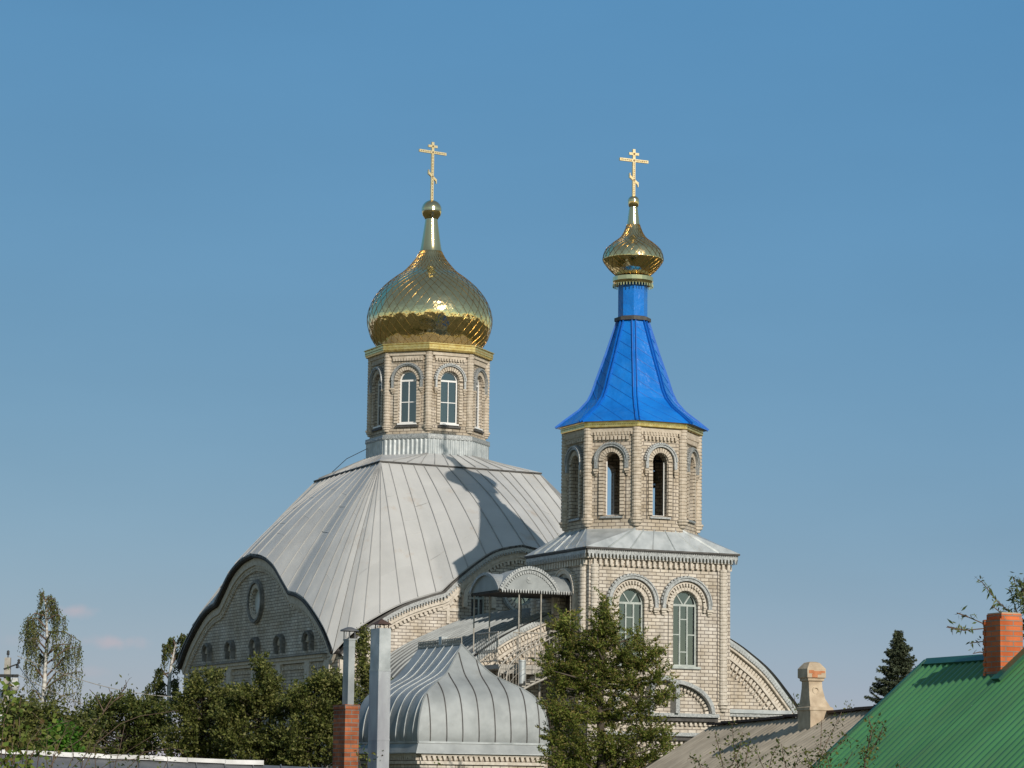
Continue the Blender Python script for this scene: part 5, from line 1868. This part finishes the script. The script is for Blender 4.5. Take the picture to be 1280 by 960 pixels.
def weeping(name, Y, stem, limbs_px, label, n_strand, strand_len, size, mat, group=None):
    """birch: a pale stem, arching limbs and hanging leafy strands"""
    c0 = at(stem[0][0], 930, Y)
    root = empty(name, (c0.x, c0.y, GZ), 0, label, 'tree', group)
    o = Vector((c0.x, c0.y, GZ))
    pts = [Vector((0, 0, 0))] + [at(x, y, Y) - o for x, y in stem]
    b = MB()
    k = len(pts)
    b.tube(pts, [.10 * (1 - i / (k)) ** 1.3 + .012 for i in range(k)], 7)
    b.build('trunk', 'birchbark', root)
    lb_ = MB(); pos, dirs = [], []
    for (x0, y0, x1, y1, dy) in limbs_px:
        p0 = at(x0, y0, Y) - o; p1 = at(x1, y1, Y) - o
        p1.y += dy; p0.y += 0
        mid = p0.lerp(p1, .55) + Vector((0, 0, .18))
        lb_.tube([p0, mid, p1], [.035, .022, .008], 5)
        for s_ in range(n_strand):
            f = random.uniform(.2, 1.05) ** .6
            q = (p0.lerp(mid, f / .55) if f < .55 else mid.lerp(p1, (f - .55) / .45)) + Vector((random.gauss(0, .05), random.gauss(0, .12), random.gauss(0, .05)))
            ln = strand_len * random.uniform(.35, 1.1)
            m_ = int(ln / .035)
            sw = Vector((random.gauss(0, .06), random.gauss(0, .06), 0))
            for i in range(m_):
                g_ = i / m_
                pos.append(q + sw * g_ * ln * 2 + Vector((random.gauss(0, .03), random.gauss(0, .03), -g_ * ln)))
                dirs.append((random.gauss(0, .5), random.gauss(0, .5), -1))
            if s_ % 3 == 0:
                lb_.tube([q, q + sw * ln - Vector((0, 0, ln * .5)), q + sw * 2 * ln - Vector((0, 0, ln))], [.006, .005, .003], 3, cap=False)
    lb_.build('limbs', 'twig', root)
    pos = np.array([tuple(q) for q in pos]); dirs = np.array(dirs)
    leaves('crown', mat, pos, size * RNG.uniform(.6, 1.3, size=len(pos)), root, 1.6, 0, dirs, .5)
    return root


weeping('birch_tree', 95, [(53, 900), (55, 860), (57, 830), (59, 800), (58, 775), (57, 755), (55, 746)],
        [(58, 800, 30, 790, .3), (58, 785, 38, 775, -.4), (58, 775, 46, 765, .4), (58, 765, 72, 762, .2), (58, 775, 84, 775, -.3), (58, 755, 70, 753, .1), (56, 750, 50, 744, 0), (57, 752, 64, 750, 0),
         (57, 820, 27, 800, .5), (57, 820, 88, 805, .3), (58, 830, 104, 808, -.2), (58, 845, 95, 815, .5), (56, 850, 35, 830, -.5), (55, 860, 80, 835, .4), (54, 880, 36, 862, .3), (55, 880, 72, 850, -.5), (54, 890, 96, 865, .2), (53, 895, 25, 875, .2), (58, 790, 26, 782, .6), (58, 812, 38, 800, -.6), (57, 790, 96, 800, .6), (57, 770, 34, 776, -.2), (58, 822, 70, 805, .7), (57, 840, 45, 815, .7), (56, 862, 104, 840, -.6), (57, 805, 74, 790, -.7)],
        'tall weeping birch with pale trunk standing right of the utility pole', 17, .95, .07, 'leaf_birch')
weeping('birch_tree', 104, [(212, 900), (211, 860), (214, 830), (219, 808), (226, 795)],
        [(212, 850, 194, 838, .3), (213, 840, 180, 862, .4), (216, 820, 206, 808, -.3), (220, 810, 212, 800, .2), (222, 805, 232, 795, -.2), (212, 860, 192, 856, .2), (212, 860, 220, 850, .4), (215, 830, 226, 815, .3), (212, 870, 185, 875, .3), (212, 870, 222, 866, .1)],
        'dark birch half hidden behind the left end of the church gable', 26, .8, .09, 'leaf_dark')


def fir(name, Y, top, bot, halfw, label, seed=0):
    c0 = at(bot[0], bot[1], Y); t0 = at(top[0], top[1], Y)
    o = Vector((c0.x, c0.y, GZ))
    root = empty(name, o, 0, label, 'tree')
    H = t0.z - GZ
    b = MB(); b.tube([(0, 0, 0), (t0.x - c0.x, 0, H)], [.16, .02], 7); b.build('trunk', 'bark', root)
    lb_ = MB(); pos, dirs = [], []
    z = H
    a = 0
    while z > H * .25:
        f = (H - z) / (H - (c0.z - GZ))
        rad = halfw * min(1.5, (f ** .8)) + .07
        a += 2.4 + random.gauss(0, .25)
        L = rad * random.uniform(.55, 1.2)
        base = Vector(((t0.x - c0.x) * z / H, 0, z))
        d = Vector((cos(a), sin(a), random.uniform(-.38, .10)))
        cur = random.uniform(.15, .45)
        pp = [base + d * L * g_ + Vector((0, 0, cur * L * g_ * g_)) for g_ in (0, .35, .7, 1)]
        lb_.tube(pp, [.014, .010, .007, .003], 4, cap=False)
        m_ = int(L / .0035)
        for i in range(m_):
            g_ = random.uniform(.12, 1) ** .8
            q = base + d * L * g_ + Vector((0, 0, cur * L * g_ * g_))
            w_ = .26 * (1 - g_ * .6)
            sd = random.choice((-1, 1))
            s_ = Vector((-sin(a) * sd, cos(a) * sd, random.uniform(-.7, .15)))
            q = q + s_ * random.uniform(0, w_) + Vector((0, 0, random.gauss(0, .02)))
            pos.append(tuple(q)); dirs.append(tuple(d * .8 + s_ * .8))
        z -= random.uniform(.008, .026)
    lb_.build('limbs', 'bark', root)
    leaves('crown', 'leaf_fir', np.array(pos), .10 * RNG.uniform(.6, 1.3, size=len(pos)), root, 2.6, 0, np.array(dirs), .35)
    return root


fir('fir_tree', 110, (1123, 789), (1118, 872), 1.05, 'dark pointed fir tree behind the green roof')


def branchy(name, Y, base_px, stems, label, cat, mat, size, density, twig='twig', aspect=2.0, r=.012, spread=.03, droop=0, group=None, base_y=960):
    """thin bare stems with single leaves: stems are pixel polylines, each leaning a little in depth"""
    c0 = at(base_px, base_y, Y)
    o = Vector((c0.x, c0.y, GZ))
    root = empty(name, o, 0, label, cat, group)
    b = MB(); pos, dirs = [], []
    for (pl, dens) in stems:
        dy = random.uniform(-.5, .5)
        P = [at(x, y, Y + dy * i / len(pl)) - o for i, (x, y) in enumerate(pl)]
        # carry the stem on down to its root
        if pl[0][1] >= 950:
            P = [Vector((P[0].x * .3, P[0].y * .3, 0)), Vector((P[0].x * .8, P[0].y * .8, P[0].z * .6))] + P
        n_ = len(P)
        b.tube(P, [r * (1.25 - i / n_) for i in range(n_)], 5)
        seg = []
        st_ = 2 if pl[0][1] >= 950 else 0
        for i in range(st_, n_ - 1):
            p_, q_ = P[i], P[i + 1]
            L = (q_ - p_).length
            for j in range(int(L * dens * density) + (1 if random.random() < .5 else 0)):
                f = random.random()
                c = p_.lerp(q_, f)
                off = Vector((random.gauss(0, spread), random.gauss(0, spread), random.gauss(0, spread)))
                pos.append(tuple(c + off)); d = off.normalized() + Vector((0, 0, -droop))
                dirs.append(tuple(d))
                if random.random() < .12 and spread > .02:
                    b.tube([c, c + off * 1.5], [r * .3, r * .2], 3, cap=False)
    b.build('stems', twig, root)
    if pos:
        leaves('leaves', mat, np.array(pos), size * RNG.uniform(.6, 1.3, size=len(pos)), root, aspect, 0, np.array(dirs), .45)
    return root


# peach branches at the right edge
branchy('peach_tree', 44, 1290, [
    ([(1300, 860), (1290, 790), (1278, 750), (1266, 722)], 1.6), ([(1290, 800), (1284, 760), (1274, 724)], 1.6), ([(1295, 800), (1280, 742), (1280, 722)], 1.4),
    ([(1290, 790), (1272, 768), (1262, 735)], 1.5),
    ([(1300, 800), (1262, 765), (1245, 750), (1228, 728), (1222, 724)], .85), ([(1290, 790), (1250, 765), (1240, 757)], .9),
    ([(1300, 800), (1235, 782), (1212, 772), (1198, 767)], .22), ([(1210, 771), (1196, 766)], .8),
    ([(1300, 800), (1236, 785), (1205, 788), (1183, 784)], .15), ([(1207, 788), (1184, 783)], .9), ([(1300, 815), (1234, 801), (1212, 804)], .5), ([(1300, 830), (1225, 815), (1216, 817)], .25)],
    'long-leaved peach tree whose branches reach out behind the red chimney', 'tree', 'leaf_peach', .115, 75, aspect=3.6, r=.011, spread=.045, droop=.5, base_y=830)

# sparse shoots before the two roofs
SH = [('leafy shoots nearest the juniper, in front of the slate roof', 920, [
        ([(905, 965), (900, 940), (893, 915)], 1.3), ([(925, 968), (918, 940), (915, 905)], 1.3), ([(930, 965), (935, 935), (938, 925)], 1.2), ([(880, 968), (872, 950), (860, 948)], 1.2), ([(910, 965), (925, 935), (928, 915)], 1.2)]),
      ('leafy shoots in front of the slate roof, below the beige chimney', 985, [
        ([(960, 968), (965, 945), (975, 928)], 1.2), ([(985, 968), (980, 950), (977, 930)], 1.1), ([(990, 968), (998, 948), (990, 935)], 1.0), ([(958, 968), (950, 950), (945, 936)], .9)]),
      ('tall leafy shoots where the slate roof meets the green roof', 1040, [
        ([(1020, 968), (1030, 935), (1045, 905), (1052, 890)], .9), ([(1018, 968), (1026, 930), (1027, 900)], .4), ([(1025, 968), (1035, 945), (1060, 920)], 1.1), ([(1010, 968), (1012, 950), (1005, 940)], 1.6), ([(1040, 968), (1035, 950), (1030, 940)], 1.6), ([(1048, 968), (1060, 950), (1066, 940)], .6)]),
      ('dark leafy shoots standing against the green roof', 1085, [
        ([(1080, 968), (1082, 945), (1088, 925), (1098, 900)], 1.2), ([(1084, 940), (1090, 912), (1085, 895)], .8), ([(1082, 960), (1078, 940), (1076, 935)], 1.2), ([(1085, 945), (1100, 920), (1105, 905)], 1.1), ([(1125, 968), (1124, 955)], .6)])]
for lab, bx, stems in SH:
    branchy('sapling', 33, bx, stems, lab, 'sapling', 'leaf_dark', .045, 105, aspect=1.7, r=.007, spread=.045, group='thin saplings before the roofs')
branchy('weed', 58, 1003, [([(1001, 905), (995, 885), (992, 867)], 1.2), ([(998, 890), (1002, 880)], 1.4), ([(992, 885), (990, 878)], 1.0)], 'wispy plant poking up left of the beige chimney', 'plant', 'leaf_dark', .06, 60, r=.006, spread=.05, base_y=905)
branchy('weed', 60, 1060, [([(1060, 905), (1060, 885), (1058, 880)], 1.2), ([(1060, 895), (1063, 880)], 1.2)], 'wispy plant poking up behind the ridge right of the beige chimney', 'plant', 'leaf_dark', .06, 60, r=.006, spread=.05, base_y=905)
branchy('weed', 47, 455, [([(452, 968), (448, 940), (458, 930)], .8), ([(455, 968), (462, 945)], .6), ([(470, 968), (475, 945), (478, 938)], .7), ([(545, 968), (548, 950)], .5)], 'young weeds at the foot of the brick chimney', 'plant', 'leaf_vine', .07, 45, r=.006, spread=.05)

# tangle at the left edge, near
branchy('vine', 36, 20, [([(5, 968), (8, 930), (3, 890), (6, 862)], 1.6), ([(20, 968), (15, 930), (18, 900)], 1.4), ([(12, 968), (25, 925), (24, 895), (26, 870)], 1.2), ([(35, 968), (32, 940), (42, 915)], 1.2),
                         ([(45, 968), (50, 935), (58, 920), (52, 905)], 1.2), ([(0, 968), (4, 905), (14, 872)], 1.4), ([(60, 968), (72, 935), (85, 905)], .9), ([(2, 868), (10, 855), (14, 862)], 1.4), ([(30, 968), (52, 915), (72, 905), (90, 900)], .8)],
        'green and browning vine tangled round the foot of the utility pole', 'vine', 'leaf_vine', .085, 42, aspect=1.25, r=.008, spread=.07)
branchy('bare_shrub', 34, 140, [([(55, 970), (75, 940), (100, 925), (130, 890), (150, 868), (162, 848)], .35), ([(130, 890), (120, 870), (112, 862)], .3), ([(100, 970), (120, 930), (150, 905), (175, 895), (210, 890), (223, 888)], .15),
                               ([(120, 970), (118, 935), (132, 905)], .4), ([(140, 970), (150, 935), (156, 905)], .4), ([(60, 970), (57, 940), (60, 915)], .4), ([(155, 868), (140, 878)], .3), ([(80, 970), (110, 940), (150, 945), (190, 920)], .3),
                               ([(30, 970), (35, 930), (55, 905), (40, 890)], .4), ([(150, 970), (180, 940), (215, 935), (240, 940)], .5), ([(200, 970), (210, 950), (205, 935)], .5), ([(80, 970), (92, 945), (88, 925), (95, 905)], .3), ([(100, 970), (104, 950), (112, 930), (118, 912)], .3), ([(170, 970), (172, 950), (180, 935)], .4), ([(110, 970), (140, 952), (175, 948), (205, 950)], .3), ([(15, 970), (30, 945), (60, 935), (85, 915)], .3), ([(65, 970), (66, 950), (70, 930), (62, 918)], .3), ([(128, 893), (140, 872), (136, 860)], .2), ([(150, 868), (158, 858), (157, 850)], .1)],
        'brown twiggy shrub reaching up in front of the white shed ridge', 'shrub', 'leaf_dark', .05, 90, r=.006, spread=.05)
tree('leafy_shrub', 48, 78, [(78, 915, 9, 12), (72, 925, 10, 14), (84, 928, 12, 14), (80, 940, 18, 14)], 'small bright green shrub above the white shed ridge', 'shrub', 3600, .07, 'leaf_bright', trunk_r=.03, per=20, clump=.08, depth=.3, limb=False, trunk_top=3.0)
tree('leafy_shrub', 60, 30, [(30, 890, 20, 16), (20, 915, 24, 22), (50, 915, 26, 20), (45, 940, 44, 18), (90, 940, 30, 20), (64, 895, 14, 16), (100, 905, 16, 14)],
     'olive green thicket below the birch and behind the vine', 'shrub', 16000, .085, 'leaf_olive', per=16, clump=.14, depth=.8, trunk_r=.06)

# pale neighbouring house glimpsed at the very left edge
b = MB()
q = at(-14, 900, 120)
hs = empty('white_house', (q.x, q.y, GZ), 0, 'pale house end glimpsed behind the pole at the left edge', 'house')
zr = at(-14, 880, 120).z - GZ
b.box(-3, .55, 0, 6, 0, zr); b.build('wall', 'pvc', hs)
b = MB(); b.face([(-3.2, -.2, zr), (.7, -.2, zr), (-1.2, -.2, zr + 1.0)]); b.hexa([(-3.2, -.2, zr), (-1.2, -.2, zr + 1.0), (-1.2, 6.2, zr + 1.0), (-3.2, 6.2, zr), (-3.2, -.2, zr + .1), (-1.2, -.2, zr + 1.1), (-1.2, 6.2, zr + 1.1), (-3.2, 6.2, zr + .1)])
b.hexa([(-1.2, -.2, zr + 1.0), (.7, -.2, zr), (.7, 6.2, zr), (-1.2, 6.2, zr + 1.0), (-1.2, -.2, zr + 1.1), (.7, -.2, zr + .1), (.7, 6.2, zr + .1), (-1.2, 6.2, zr + 1.1)])
b.build('roof', 'greytin', hs)
